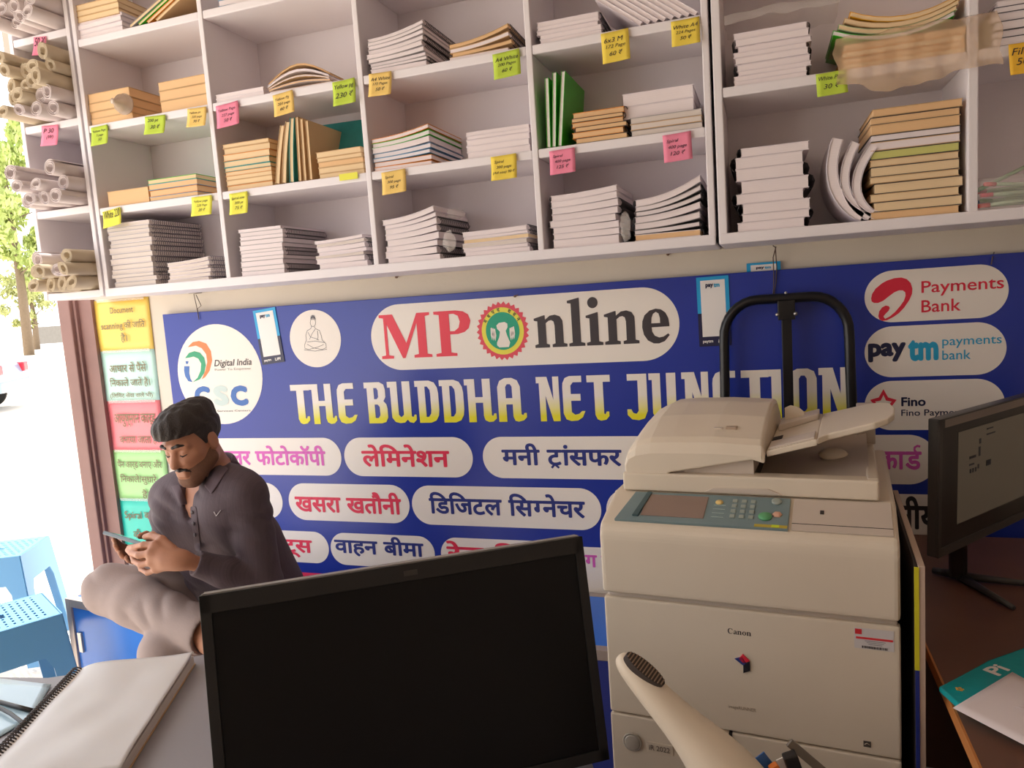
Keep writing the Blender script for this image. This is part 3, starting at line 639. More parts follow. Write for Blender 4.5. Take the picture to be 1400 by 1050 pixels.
# --- serif letters for the big name oval and the copier's maker name
SERIF = {
 'M': (1.02, [[(0, 1), (.27, 1), (.51, .34), (.75, 1), (1, 1), (1, .94), (.91, .92), (.91, .08), (1, .06), (1, 0), (.65, 0), (.65, .06), (.74, .08), (.74, .78), (.47, 0), (.42, 0), (.145, .78), (.145, .08), (.24, .06), (.24, 0), (0, 0), (0, .06), (.085, .08), (.085, .92), (0, .94)]]),
 'P': (.72, [[(0, 1), (.42, 1), (.56, .97), (.65, .9), (.69, .76), (.65, .6), (.57, .52), (.44, .48), (.29, .48), (.29, .08), (.4, .06), (.4, 0), (0, 0), (0, .06), (.1, .08), (.1, .92), (0, .94)], [(.29, .93), (.38, .93), (.46, .88), (.49, .75), (.46, .62), (.38, .55), (.29, .55)]]),
 'n': (.77, [[(0, .62), (.23, .68), (.26, .68), (.26, .585), (.37, .665), (.49, .68), (.6, .64), (.655, .55), (.66, .45), (.66, .08), (.74, .06), (.74, 0), (.40, 0), (.40, .06), (.47, .08), (.47, .46), (.45, .54), (.40, .57), (.34, .56), (.27, .51), (.27, .08), (.34, .06), (.34, 0), (0, 0), (0, .06), (.08, .08), (.08, .56), (0, .575)]]),
 'l': (.39, [[(0, .95), (.25, 1), (.27, 1), (.27, .08), (.36, .06), (.36, 0), (0, 0), (0, .06), (.08, .08), (.08, .89), (0, .9)]]),
 'i': (.39, [[(0, .62), (.25, .68), (.27, .68), (.27, .08), (.36, .06), (.36, 0), (0, 0), (0, .06), (.08, .08), (.08, .56), (0, .575)], circle(.165, .88, .115, n=20)]),
 'e': (.64, [[(.6, .36), (.585, .48), (.53, .59), (.44, .66), (.33, .68), (.2, .65), (.09, .56), (.04, .44), (.03, .32), (.06, .17), (.14, .05), (.26, -.015), (.37, -.02), (.49, .02), (.6, .14), (.57, .175), (.47, .115), (.38, .1), (.29, .14), (.24, .22), (.23, .31), (.6, .315)], [(.225, .39), (.41, .39), (.41, .49), (.385, .58), (.33, .615), (.27, .58), (.235, .5)]]),
 'C': (.9, [[(.82, .96), (.79, .96), (.74, .91), (.6, .98), (.45, 1), (.25, .95), (.1, .82), (.03, .62), (.03, .38), (.1, .18), (.25, .05), (.45, 0), (.62, .02), (.76, .1), (.86, .24), (.82, .27), (.7, .15), (.55, .09), (.42, .12), (.3, .24), (.25, .42), (.25, .6), (.31, .8), (.42, .9), (.53, .92), (.66, .86), (.75, .74), (.79, .62), (.83, .62)]]),
 'a': (.64, [[(.12, .48), (.2, .44), (.26, .5), (.25, .58), (.31, .62), (.37, .58), (.38, .45), (.38, .4), (.2, .34), (.08, .26), (.04, .15), (.1, .03), (.22, -.02), (.33, .02), (.4, .09), (.45, 0), (.55, -.01), (.65, .06), (.63, .1), (.58, .09), (.57, .16), (.57, .48), (.52, .6), (.43, .66), (.31, .68), (.17, .63), (.09, .55)], [(.38, .33), (.28, .28), (.23, .2), (.25, .12), (.31, .1), (.38, .15)]]),
 'o': (.7, [circle(.34, .33, .31, .35, 28), circle(.34, .33, .13, .27, 20)]),
}
SLAB = {
 'T': (.56, [[(0, 1), (.55, 1), (.55, .85), (.38, .85), (.38, .16), (.41, .14), (.44, .2), (.5, .2), (.5, .1), (.42, .02), (.3, 0), (.22, .03), (.17, .13), (.17, .85), (0, .85)]]),
 'H': (.70, [[(-.05, 1), (.2, 1), (.2, .58), (.38, .58), (.38, 1), (.57, 1), (.57, .16), (.60, .14), (.63, .2), (.68, .2), (.68, .08), (.6, .01), (.5, 0), (.41, .04), (.38, .14), (.38, .45), (.2, .45), (.2, 0), (.02, 0), (.02, .86), (-.05, .86)]]),
 'E': (.56, [[(.47, 1), (.18, 1), (.07, .96), (.01, .85), (0, .75), (0, .17), (.06, .04), (.18, 0), (.34, .01), (.46, .08), (.53, .22), (.45, .22), (.38, .16), (.28, .14), (.2, .2), (.2, .45), (.43, .45), (.43, .6), (.2, .6), (.2, .79), (.26, .86), (.47, .86)]]),
 'B': (.58, [[(-.05, 1), (.36, 1), (.47, .94), (.5, .82), (.5, .64), (.44, .54), (.51, .46), (.53, .36), (.53, .14), (.47, .03), (.36, 0), (.02, 0), (.02, .86), (-.05, .86)], [(.2, .86), (.28, .86), (.31, .8), (.31, .64), (.27, .59), (.2, .59)], [(.2, .46), (.28, .46), (.33, .4), (.33, .2), (.28, .13), (.2, .13)]]),
 'U': (.67, [[(-.05, 1), (.2, 1), (.2, .2), (.26, .14), (.33, .2), (.33, 1), (.53, 1), (.53, .16), (.57, .14), (.60, .2), (.65, .2), (.65, .08), (.57, 0), (.47, .02), (.42, .08), (.34, .01), (.22, 0), (.1, .03), (.02, .14), (.02, .86), (-.05, .86)]]),
 'D': (.58, [[(-.05, 1), (.31, 1), (.44, .95), (.51, .83), (.53, .7), (.53, .3), (.51, .17), (.44, .05), (.31, 0), (.02, 0), (.02, .86), (-.05, .86)], [(.2, .86), (.26, .86), (.32, .78), (.33, .7), (.33, .3), (.32, .22), (.26, .14), (.2, .14)]]),
 'A': (.66, [[(0, 0), (.19, 0), (.19, .4), (.34, .4), (.34, .12), (.38, .02), (.46, 0), (.58, .03), (.65, .1), (.65, .2), (.6, .2), (.57, .15), (.53, .17), (.53, .8), (.47, .94), (.35, 1), (.18, 1), (.06, .94), (0, .8)], [(.19, .54), (.34, .54), (.34, .8), (.3, .86), (.23, .86), (.19, .8)]]),
 'N': (.56, [[(-.05, 1), (.22, 1), (.36, .48), (.36, 1), (.51, 1), (.51, 0), (.34, 0), (.17, .58), (.17, 0), (.02, 0), (.02, .86), (-.05, .86)]]),
 'J': (.46, [[(-.03, 1), (.4, 1), (.4, .2), (.33, .04), (.2, 0), (.05, .02), (-.05, .12), (-.05, .24), (.04, .24), (.08, .16), (.15, .14), (.2, .2), (.2, .86), (-.03, .86)]]),
 'C': (.55, [[(.47, 1), (.18, 1), (.07, .96), (.01, .85), (0, .75), (0, .17), (.06, .04), (.18, 0), (.34, .01), (.46, .08), (.53, .25), (.45, .25), (.38, .16), (.28, .14), (.2, .2), (.2, .79), (.26, .86), (.47, .86)]]),
 'I': (.30, [[(-.05, 1), (.2, 1), (.2, 0), (.01, 0), (.01, .86), (-.05, .86)]]),
 'O': (.60, [[(.18, 1), (.38, 1), (.5, .94), (.55, .8), (.55, .2), (.5, .06), (.38, 0), (.18, 0), (.06, .06), (.01, .2), (.01, .8), (.06, .94)], [(.21, .8), (.25, .86), (.32, .86), (.36, .8), (.36, .2), (.32, .14), (.25, .14), (.21, .2)]]),
}
def glyphs(s, table, gap=.03):
    out = bmesh.new(); x = 0.0
    for ch in s:
        if ch == ' ': x += .3; continue
        w, loops = table[ch]; b = fill_loops(loops); bmesh.ops.translate(b, vec=(x, 0, 0), verts=b.verts)
        me = bpy.data.meshes.new('g'); b.to_mesh(me); b.free(); out.from_mesh(me); bpy.data.meshes.remove(me); x += w+gap
    return out
# --- big name oval
ov = oval(.907, 1.995, 1.2248, 1.458)
words('', ov, m_redm, bx(520.3, 461), bx(645, 461), bz(520, 491), bz(520, 431), bm=glyphs('MP', SERIF, .06))
words('', ov, m_char, bx(730, 440), bx(915, 440), bz(733, 477), bz(790, 407), bm=glyphs('nline', SERIF, .01))
cx, cz = bp(687.4, 452.5); er = .5*(bx(723.5, 452)-bx(651.5, 452)); ez = .5*(bz(687, 412)-bz(687, 493))
saw = []
for k in range(60):
    r = 1.0 if k % 2 == 0 else .90; a = 2*math.pi*k/60; saw.append((cx+er*r*math.cos(a), cz+ez*r*math.sin(a)))
on_banner('emblem_ring', [saw], mat('emblem_red', '#e0485a', .5), ov, .0014)
on_banner('emblem_band', [circle(cx, cz, er*.80, ez*.80)], mat('emblem_yellow', '#e8e04a', .5), ov, .0018)
on_banner('emblem_disc', [circle(cx, cz, er*.64, ez*.64)], mat('emblem_teal', '#12a07c', .5), ov, .0022)
fig = [(-.16, -.55), (.2, -.55), (.26, -.4), (.16, -.15), (.12, .0), (.2, .12), (.2, .24), (.1, .3), (-.12, .28), (-.22, .2), (-.2, .08), (-.1, -.02), (-.14, -.2), (-.24, -.38), (-.24, -.48)]
on_banner('emblem_figure', [[(cx+er*x, cz+ez*y) for x, y in fig]], m_white, ov, .0026)
for sx in (-.42, .42):
    for k in range(3): on_banner('emblem_leaf', [[(cx+er*(sx+.06*k*(1 if sx < 0 else -1)+dx), cz+ez*(dy-.02*k)) for dx, dy in ((-.03, .12), (.02, .14), (.05, -.1), (.0, -.3), (-.04, -.12))]], m_white, ov, .0026)
for i, ch in enumerate('\u092e\u0927\u092a\u0926 \u0936\u0938\u0928'):
    if ch == ' ': continue
    a = math.radians(150-17*i); bm = text_mesh(ch, bold=.02); fit_bm(bm, -er*.055, er*.055, -ez*.06, ez*.06)
    bmesh.ops.rotate(bm, cent=(0, 0, 0), matrix=Matrix.Rotation(a-math.pi/2, 3, 'Z'), verts=bm.verts)
    bmesh.ops.translate(bm, vec=(cx+er*.72*math.cos(a), cz+ez*.72*math.sin(a), 0), verts=bm.verts)
    flat_obj('lettering', bm, m_char, ov, BM @ Matrix.Translation((0, 0, .0026)))
# --- shop name, white fading to yellow down each letter
m_name = bpy.data.materials.new('shop_name_print'); m_name.use_nodes = True; nt = m_name.node_tree; pb = nt.nodes['Principled BSDF']; pb.inputs['Roughness'].default_value = .45
tc = nt.nodes.new('ShaderNodeTexCoord'); sp = nt.nodes.new('ShaderNodeSeparateXYZ'); mr = nt.nodes.new('ShaderNodeMapRange'); rp = nt.nodes.new('ShaderNodeValToRGB')
NZ0, NZ1 = 1.033, 1.184
mr.inputs['From Min'].default_value = NZ0; mr.inputs['From Max'].default_value = NZ1
rp.color_ramp.elements[0].color = lin('#e6de1c'); rp.color_ramp.elements[0].position = .12; rp.color_ramp.elements[1].color = lin('#eee6dc'); rp.color_ramp.elements[1].position = .55
nt.links.new(tc.outputs['Object'], sp.inputs[0]); nt.links.new(sp.outputs[2], mr.inputs[0]); nt.links.new(mr.outputs[0], rp.inputs[0]); nt.links.new(rp.outputs[0], pb.inputs['Base Color'])
for wd, a, b_, ya, yb in (('THE', 399, 488, 553, 553), ('BUDDHA', 499, 719, 547, 545), ('NET', 734, 835, 544, 544), ('JUNCTION', 857, 1160, 543, 520)):
    words('', ban, m_name, bx(a, ya), bx(b_, yb), NZ0, NZ1, bm=glyphs(wd, SLAB, .035), lift=.0012)
# --- service ovals (Devanagari words)
def compose(parts, bold):
    """glyph pieces laid side by side: plain strings, ('half', letter) without its stem, ('rakar', string) with two strokes under its last letter, ('reph', string) with a hook over its last letter"""
    out = bmesh.new(); x = 0.0
    for p in parts:
        kind, s = p if isinstance(p, tuple) else (None, p)
        if s == ' ': x += .28; continue
        b = text_mesh(s, bold=bold); a0, a1, c0, c1 = bounds(b)
        if kind == 'half':
            cut = a0+(a1-a0)*.60; bmesh.ops.bisect_plane(b, geom=b.verts[:]+b.edges[:]+b.faces[:], plane_co=(cut, 0, 0), plane_no=(1, 0, 0), clear_outer=True)
            a1 = cut
        if kind in ('rakar', 'reph'):
            pre = s[:-1]; lb = text_mesh(s[-1], bold=bold); l0, l1, _, _ = bounds(lb); lb.free(); xm = a1-(l1-l0)*.5; w = .085
            if kind == 'rakar': L = [stroke([(xm-.01, .02), (xm-.13, -.13)], w), stroke([(xm+.0, .02), (xm+.15, -.13)], w)]
            else: L = [stroke([(xm+.12, .62), (xm+.05, .70), (xm+.06, .80), (xm+.16, .86), (xm+.27, .83)], w)]
            for q in L:
                fb = fill_loops([q]); me = bpy.data.meshes.new('g'); fb.to_mesh(me); fb.free(); b.from_mesh(me); bpy.data.meshes.remove(me)
        bmesh.ops.translate(b, vec=(x-a0, 0, 0), verts=b.verts); me = bpy.data.meshes.new('g'); b.to_mesh(me); b.free(); out.from_mesh(me); bpy.data.meshes.remove(me)
        x += a1-a0-.02
    return out
BD = .028
o1 = oval(bx(236, 625), bx(466.8, 625), R1B, R1T)
words('', o1, m_mag, bx(296, 625), bx(445.5, 625), bz(400, 636.5), bz(400, 609), bm=compose(['\u0915\u0932\u0930', ' ', '\u092b\u094b\u091f\u094b\u0915\u0949\u092a\u0940'], BD))
o2 = oval(bx(471, 625), bx(646.4, 625), R1B, R1T)
words('', o2, m_red, bx(494.6, 622), bx(614.5, 622), bz(500, 638), bz(540, 607.5), bm=compose(['\u0932\u0947\u093f\u092e\u0928\u0947\u0936\u0928'], BD))
o3 = oval(bx(660.3, 625), bx(905, 625), R1B, R1T)
words('', o3, m_navy, bx(686, 622), bx(850, 622), bz(700, 640), bz(730, 606), bm=compose(['\u092e\u0928\u0940', ' ', ('rakar', '\u091f'), '\u093e\u0902\u0938\u092b\u0930'], BD))
o4 = oval(bx(1080, 630), bx(1281, 630), R1B-.002, R1T)
words('', o4, m_mag, bx(1150, 630), bx(1260, 630), bz(1250, 642), bz(1255, 607), bm=compose(['\u092a\u0948\u0928', ' ', '\u0915\u093e', ('reph', '\u0921')], BD))
oval(bx(330, 690), bx(386.9, 690), R2B, R2T)
o5 = oval(bx(395, 685), bx(559.6, 685), R2B, R2T)
words('', o5, m_red, bx(403.6, 687), bx(548.5, 687), bz(410, 699.5), bz(520, 673), bm=compose(['\u0916\u0938\u0930\u093e', ' ', '\u0916\u0924\u094c\u0928\u0940'], BD))
o6 = oval(bx(563.5, 690), bx(821.7, 690), R2B, R2T)
words('', o6, m_navy, bx(586.9, 690), bx(799.8, 690), bz(600, 702.5), bz(600, 672.5), bm=compose(['\u093f\u0921\u093f\u091c\u091f\u0932', ' ', '\u093f\u0938', ('half', '\u0917'), '\u0928\u0947\u091a\u0930'], BD))
o7 = oval(bx(828.6, 690), bx(1000, 690), R2B, R2T)
o8 = oval(bx(1110, 700), bx(1305, 700), R2B, R2T)
words('', o8, m_black, bx(1170, 705), bx(1284, 705), bz(1250, 724), bz(1235, 678), bm=compose(['\u0930\u093e\u091c\u0915\u0940\u092f'.replace('\u0915\u0940', '\u0928\u0940')], BD))
o9 = oval(bx(345, 745), bx(449.2, 745), R3B, R3T)
words('', o9, m_red, bx(362, 745), bx(427, 745), bz(410, 762), bz(385, 730), bm=compose(['\u0928\u094b\u091f\u094d\u0938'], BD))
o10 = oval(bx(452.4, 750), bx(594, 750), R3B, R3T)
words('', o10, m_navy, bx(458, 750), bx(579.5, 750), bz(470, 759.5), bz(540, 734), bm=compose(['\u0935\u093e\u0939\u0928', ' ', '\u092c\u0940\u092e\u093e'], BD))
o11 = oval(bx(602.5, 750), bx(800, 750), R3B, R3T)
words('', o11, m_red, bx(611, 755), bx(775, 755), bz(640, 768), bz(615, 739), bm=compose(['\u0930\u0947\u0932', ' ', '\u093f\u091f\u0915\u091f'], BD))
words('', ban, m_mag, bx(800, 770), bx(835, 770), bz(815, 776), bz(815, 759), bm=compose(['\u0917 \u0930'], BD), lift=.0012)
# --- payment bank ovals
p1 = oval(bx(1182, 410), bx(1379, 395.5), 1.3095, 1.4568)
Z = lambda pts: zp(1150, 340, 5.584, pts)
m_air = mat('bank_red_print', '#dc2440', .5)
on_banner('swirl_mark', [Z([(228, 380), (236, 345), (262, 305), (310, 265), (350, 243), (405, 225), (460, 220), (500, 232), (530, 262), (543, 305), (540, 345), (520, 392), (480, 450), (440, 492), (400, 520), (350, 546), (315, 551), (292, 540), (283, 515), (290, 478), (312, 448), (340, 434), (362, 438), (371, 452), (362, 474), (338, 497), (322, 518), (335, 536), (372, 516), (412, 482), (448, 440), (478, 398), (491, 360), (489, 334), (470, 318), (440, 318), (405, 333), (360, 366), (320, 398), (282, 414), (250, 414), (232, 402)])], m_air, p1, .0014)
words('Payments', p1, m_air, bx(1259.6, 396), bx(1372.4, 388), bz(1290, 404), bz(1260, 384.5), bold=.008)
words('Bank', p1, m_air, bx(1259.6, 419), bx(1313.3, 416), bz(1260, 427.4), bz(1262, 410.5), bold=.008)
p2 = oval(bx(1182, 480), bx(1376, 475), 1.1506, bz(1222, 446))
m_pdk = mat('pay_navy_print', '#101840', .5); m_plb = mat('pay_cyan_print', '#1fa3cf', .5)
words('pay', p2, m_pdk, bx(1186.7, 483), bx(1238.6, 482), bz(1190, 495.4), bz(1200, 469), bold=.05)
words('tm', p2, m_plb, bx(1241, 480), bx(1283, 478), bz(1245, 494), bz(1262, 463.6), bold=.05)
words('payments', p2, m_plb, bx(1288, 470), bx(1369.4, 466), bz(1296, 476), bz(1292, 462.5), bold=.004)
words('bank', p2, m_plb, bx(1288, 486), bx(1327, 485), bz(1290, 492), bz(1292, 479), bold=.004)
p3 = oval(bx(1182, 550), bx(1374, 551), bz(1218, 588), bz(1218, 520.8))
Zf = lambda pts: zp(1150, 480, 5.584, pts)
def star(R, r, c=(322, 408)): return [(c[0]+(R if k % 2 == 0 else r)*math.cos(-math.pi/2+k*math.pi/5)*.9, c[1]+(R if k % 2 == 0 else r)*math.sin(-math.pi/2+k*math.pi/5)) for k in range(10)]
on_banner('star_mark', [Zf(star(118, 68)), Zf(star(74, 38))], m_air, p3, .0014)
on_banner('star_foot', [Zf([(296, 462), (322, 446), (352, 470), (368, 500), (340, 494), (300, 492)])], m_pdk, p3, .002)
words('Fino', p3, m_pdk, bx(1232, 549), bx(1265.5, 548), bz(1234, 555.5), bz(1234, 543), bold=.03)
words('Fino Payments Bank', p3, m_pdk, bx(1232, 565), bx(1362, 562), bz(1260, 571), bz(1234, 560), bold=.01)
# --- round logos
Z6 = lambda pts: zp(220, 390, 4.667, pts)
cx, cz = bp(299.9, 512)
d1 = on_banner('round_logo', [circle(cx, cz, (bx(357.8, 512)-bx(242.5, 512))/2, (bz(300, 443.6)-bz(300, 580.7))/2, 56)], m_white, ban, .0008)
m_or = mat('logo_orange', '#f08048', .5); m_gr = mat('logo_green', '#2f9e72', .5); m_bl = mat('logo_blue', '#3c6cb4', .5)
on_banner('arc_mark', [Z6([(172, 395), (205, 362), (245, 355), (290, 372), (320, 420), (328, 480), (312, 545), (285, 585), (262, 600), (285, 545), (297, 490), (290, 440), (262, 402), (225, 385), (190, 392)])], m_or, d1, .0014)
on_banner('arc_mark', [Z6([(155, 465), (180, 432), (215, 420), (250, 430), (278, 462), (288, 510), (278, 560), (250, 600), (205, 618), (235, 590), (255, 545), (258, 500), (240, 468), (210, 455), (180, 462)])], m_gr, d1, .0014)
on_banner('stem_mark', [Z6([(150, 516), (184, 516), (182, 560), (190, 596), (204, 618), (176, 612), (156, 580), (149, 545)])], m_bl, d1, .0014)
on_banner('dot_mark', [Z6([(158, 484), (178, 484), (174, 502), (162, 502)])], m_bl, d1, .0014)
words('Digital India', d1, m_char, bx(293, 497), bx(344.3, 496), bz(310, 503), bz(296, 492), bold=.012, shear=.25)
words('Power To Empower', d1, mat('faint_print', '#a8a49c', .5), bx(294, 506), bx(344, 505), bz(296, 508), bz(296, 503.8), bold=.01)
words('C', d1, m_bl, bx(266, 540), bx(288, 540), bz(275, 555), bz(275, 528), bold=.07)
words('S', d1, mat('faint_teal_print', '#c4d6d2', .5), bx(292, 540), bx(313, 540), bz(300, 555), bz(300, 527), bold=.07)
words('C', d1, m_bl, bx(315.5, 540), bx(339, 540), bz(325, 555), bz(325, 527), bold=.07)
words('Common Services Centers', d1, m_char, bx(270, 562), bx(343, 561), bz(320, 562.6), bz(320, 560.2))
cx, cz = bp(430.9, 463)
d2 = on_banner('round_logo', [circle(cx, cz, (bx(465.8, 463)-bx(396, 463))/2, (bz(431, 423.6)-bz(431, 502.5))/2, 48)], m_white, ban, .0008)
m_line = mat('line_drawing', '#5b5a62', .5)
L = []
def ln(pts, w=.0016):
    L.append(stroke(Z6(pts), w))
ln(circle(971, 238, 17, 26, 14)+[(988, 238)]); ln(circle(971, 205, 14, 14, 12)); L.append([(p[0], p[1]) for p in Z6([(952, 222), (960, 200), (971, 192), (984, 202), (991, 222), (984, 214), (971, 209), (959, 213)])])
ln([(962, 262), (958, 276), (935, 290), (926, 320), (930, 350)]); ln([(980, 262), (986, 276), (1012, 288), (1024, 320), (1030, 350)]); ln([(940, 300), (955, 330), (990, 340), (1010, 350)]); ln([(985, 280), (965, 310), (950, 345)])
ln([(1000, 290), (1004, 330), (998, 350)]); ln([(930, 350), (918, 380), (920, 402), (945, 410), (1000, 395), (1040, 378)]); ln([(1030, 350), (1054, 372), (1056, 398), (1030, 410), (975, 400), (935, 376)]); ln([(935, 362), (985, 356), (1045, 366)]); ln([(915, 412), (985, 420), (1060, 408)])
for q in L: on_banner('line_drawing', [q], m_line, d2, .0014)

# --- payment code cards (their square codes are left out)
m_cyan = mat('card_cyan', '#1ba3dc', .35); m_cnavy = mat('card_navy', '#1b1c44', .35); m_cwhite = mat('card_white', '#eeeae6', .4)
def pay_card(label, x0, x1, z0, z1, y, rot, bottom=True):
    w, h = x1-x0, z1-z0; r = thing('payment_card', label, 'card', ((x0+x1)/2, y, (z0+z1)/2), rot=(0, rot, 0), group='payment cards on the banner')
    mb = MB(); mb.box(-w/2, w/2, -.002, 0, -.02*h, h/2); mb.build('upper_half', m_cyan, r)
    mb = MB(); mb.box(-w/2, w/2, -.002, 0, -h/2, -.02*h); mb.build('lower_half', m_cnavy, r)
    mb = MB(); mb.box(-w*.38, w*.38, -.0026, -.002, -h*.36, h*.45); mb.build('white_panel', m_cwhite, r)
    place_text('pay', r, m_pdk, (0, -.0028, 0), (1, 0, 0), (0, 0, 1), -w*.22, w*.02, h*.335, h*.40, bold=.05); place_text('tm', r, m_plb, (0, -.0028, 0), (1, 0, 0), (0, 0, 1), w*.03, w*.22, h*.345, h*.40, bold=.05)
    if bottom: place_text('paytm', r, m_cwhite, (0, -.0022, 0), (1, 0, 0), (0, 0, 1), -w*.38, -w*.06, -h*.46, -h*.41, bold=.03); place_text('UPI', r, m_cwhite, (0, -.0022, 0), (1, 0, 0), (0, 0, 1), w*.1, w*.36, -h*.46, -h*.405, bold=.03, shear=.2)
pay_card('cyan and navy payment card on the banner between the two round logos', bx(352, 455), bx(383, 455), bz(368, 497), bz(366, 422), -.026, -.09)
pay_card('cyan and navy payment card on the banner beside the black steel arch', bx(954, 425), bx(998, 425), bz(976, 473), bz(974, 378), -.026, -.01)
P = at_y(1021, 372, -.006); Q = at_y(1067, 357, -.006)
pay_card('payment card tucked behind the top edge of the banner', P[0], Q[0], P[2]-.10, Q[2], -.007, 0.0, bottom=False)
# --- wire ties and nails
def wire(label, pts, r=.0016):
    mb = MB(); mb.tube(pts, r, n=6); tag(mb.build('wire_tie', mat('rusty_wire', '#5b4a40', .6)), label, 'wire tie', 'ties holding the banner')
A = lambda px, py, y=-.03: tuple(at_y(px, py, y))
wire('twisted wire tie at the banner corner near the door', [A(258, 401, -.004), A(276, 400, -.006), A(265, 402, -.03), A(269, 420), A(272, 437), A(270, 422), A(275, 418), A(268, 403)])
wire('long wire loop holding the banner near the black steel arch', [A(1057, 336, -.006), A(1060, 338, -.03), A(1062, 365), A(1061, 386), A(1057, 408), A(1058, 380), A(1057, 352), A(1061, 337)])
wire('short thin wire at the banner edge above the red swirl oval', [A(1359, 345, -.006), A(1357, 352, -.03), A(1355, 362)])
for lab, px, py in (('screw head on the banner edge above the name oval', 704, 405), ('bent nail in the wall strip below the third bay', 542, 379), ('bent nail in the wall strip below the fourth bay', 913, 348)):
    P = at_y(px, py, -.03 if px == 704 else -.004); mb = MB(); mb.cyl((P[0], P[1]+.003, P[2]), (P[0], P[1]-.004, P[2]), .004, n=10); mb.cyl((P[0], P[1]-.002, P[2]), (P[0]+.012, P[1]-.006, P[2]+.004), .0015, n=6)
    tag(mb.build('nail', mat('rusty_nail', '#7a5c48', .6)), lab, 'nail')
# ------------------------------------------------------------------ the photocopier
CO = (1.906, -.900); CRZ = math.atan2(-.055, .562)
cop = thing('photocopier', 'large beige floor-standing photocopier with document feeder in front of the banner', 'photocopier', (CO[0], CO[1], 0), CRZ)
def part(mb, name, m, parent=cop, smooth=False): return mb.build(name, m, parent, smooth)
mb = MB(); mb.box(.004, .561, .006, .60, .03, .815, bev=.006); part(mb, 'body', m_beige2)
mb = MB(); mb.box(0, .565, -.004, .02, .545, .806, bev=.006, seg=3); door = part(mb, 'front_door', m_beige)
mb = MB(); mb.box(0, .252, -.004, .02, .30, .541, bev=.005, seg=3); dr = part(mb, 'drawer', m_beige)
mb = MB(); mb.box(.256, .565, -.004, .02, .30, .541, bev=.005, seg=3); part(mb, 'drawer', m_beige)
mb = MB(); mb.box(0, .565, -.004, .02, .06, .296, bev=.005, seg=3); part(mb, 'drawer', m_beige)
mb = MB(); mb.box(.251, .257, -.006, .01, .52, .541); part(mb, 'slit', m_dark)
mb = MB(); mb.box(.03, .53, .03, .56, 0, .03); part(mb, 'base', m_dark)
# drawer release button, size plate
mb = MB(); mb.lathe([(.021, 0), (.021, .003), (.0175, .0035), (.0175, .001), (.0170, .004), (.014, .005), (.002, .005)], 28, Matrix.Translation((.047, -.004, .482)) @ Matrix.Rotation(math.pi/2, 4, 'X')); part(mb, 'release_button', mat('button_grey', '#a9a196', .4), dr)
mb = MB(); mb.box(.078, .135, -.0052, -.003, .466, .490, bev=.001); pl = part(mb, 'size_plate', m_beige, dr)
place_text('iR 2022', pl, mat('plate_print', '#7d7064', .5), (0, -.0054, 0), (1, 0, 0), (0, 0, 1), .083, .128, .472, .484, bold=.02)
# maker name, cube mark, model line, service sticker, energy mark on the door
o = Vector((0, -.0042, 0))
flat_obj('lettering', fit_bm(glyphs('Canon', SERIF, .03), .256, .301, .7545, .7665), m_black, door, basis(o, (1, 0, 0), (0, 0, 1)))
mk = thing('cube_mark', None, None); mk.parent = door
for pts, m in (([(.284, .716), (.297, .703), (.285, .697), (.276, .705)], mat('mark_red', '#d4253c', .5)), ([(.268, .704), (.283, .710), (.290, .698), (.284, .692)], mat('mark_blue', '#26377c', .5)), ([(.284, .692), (.297, .703), (.297, .683), (.284, .676)], mat('mark_black', '#1c1a24', .5))):
    mb = MB(); mb.prism(pts, -.0065, -.003, 'y'); mb.build('facet', m, mk)
place_text('imageRUNNER', door, mat('faint_model_print', '#9b8b78', .5), (0, -.0042, 0), (1, 0, 0), (0, 0, 1), .252, .306, .594, .603, bold=.01)
mb = MB(); mb.box(.487, .554, -.0048, -.0035, .757, .797); st = part(mb, 'service_sticker', mat('sticker_silver', '#c9c4c4', .35), door)
mb = MB(); mb.box(.4885, .500, -.0052, -.0046, .785, .795); mb.build('red_badge', mat('sticker_red', '#d02b34', .5), st)
mb = MB(); mb.box(.490, .552, -.0052, -.0046, .776, .780); mb.build('red_line', mat('sticker_red', '#d02b34', .5), st)
mb = MB(); random.seed(5); x = .500
while x < .543:
    w = random.choice([.0008, .0014, .002]); mb.box(x, x+w, -.0052, -.0046, .7585, .763); x += w+.0011
mb.build('barcode', m_black, st)
for k in range(3):
    mb = MB(); mb.box(.505+.003*k, .540-.003*k, -.0051, -.0046, .7725-.0032*k, .7735-.0032*k); mb.build('print_line', mat('sticker_grey', '#7f7c80', .5), st)
mb = MB(); mb.box(.500, .513, -.0048, -.0035, .561, .573); em = part(mb, 'energy_mark', mat('mark_dark', '#4a443e', .5), door)
mb = MB(); mb.tube([(.502, -.005, .566), (.506, -.005, .569), (.511, -.005, .566)], .0007, n=6); mb.build('mark_line', m_beige, em)
# upper housing with rounded shoulders
mb = MB(); mb.prism([(-.012, .818), (-.014, .94), (-.010, .958), (0, .970), (.115, 1.008), (.60, 1.008), (.60, .818)], 0, .565, 'x', bev=.010, seg=3); up = part(mb, 'upper_housing', m_beige)
ex, ey = Vector((1, 0, 0)), Vector((0, .115, .038)).normalized()
DK = basis((0, .0, .9712), ex, ey)
mb = MB(); mb.box(.380, .556, .006, .112, -.001, .0022, bev=.001, mtx=DK); dl = part(mb, 'deck_lid', m_beige2, up)
mb = MB(); mb.box(.43, .437, .062, .074, .002, .0032, mtx=DK); mb.build('lid_mark', m_dark, dl)
mb = MB(); mb.box(.380, .556, .026, .0275, .0018, .0026, mtx=DK); mb.build('seam', m_dark, dl)
m_teal = mat('panel_teal', '#73878a', .35, var=.05, vscale=30)
mb = MB(); mb.prism([(.030, .004), (.374, .004), (.374, .110), (.052, .110)], -.002, .004, 'z', bev=.0015, mtx=DK); pan = part(mb, 'control_panel', m_teal, cop)
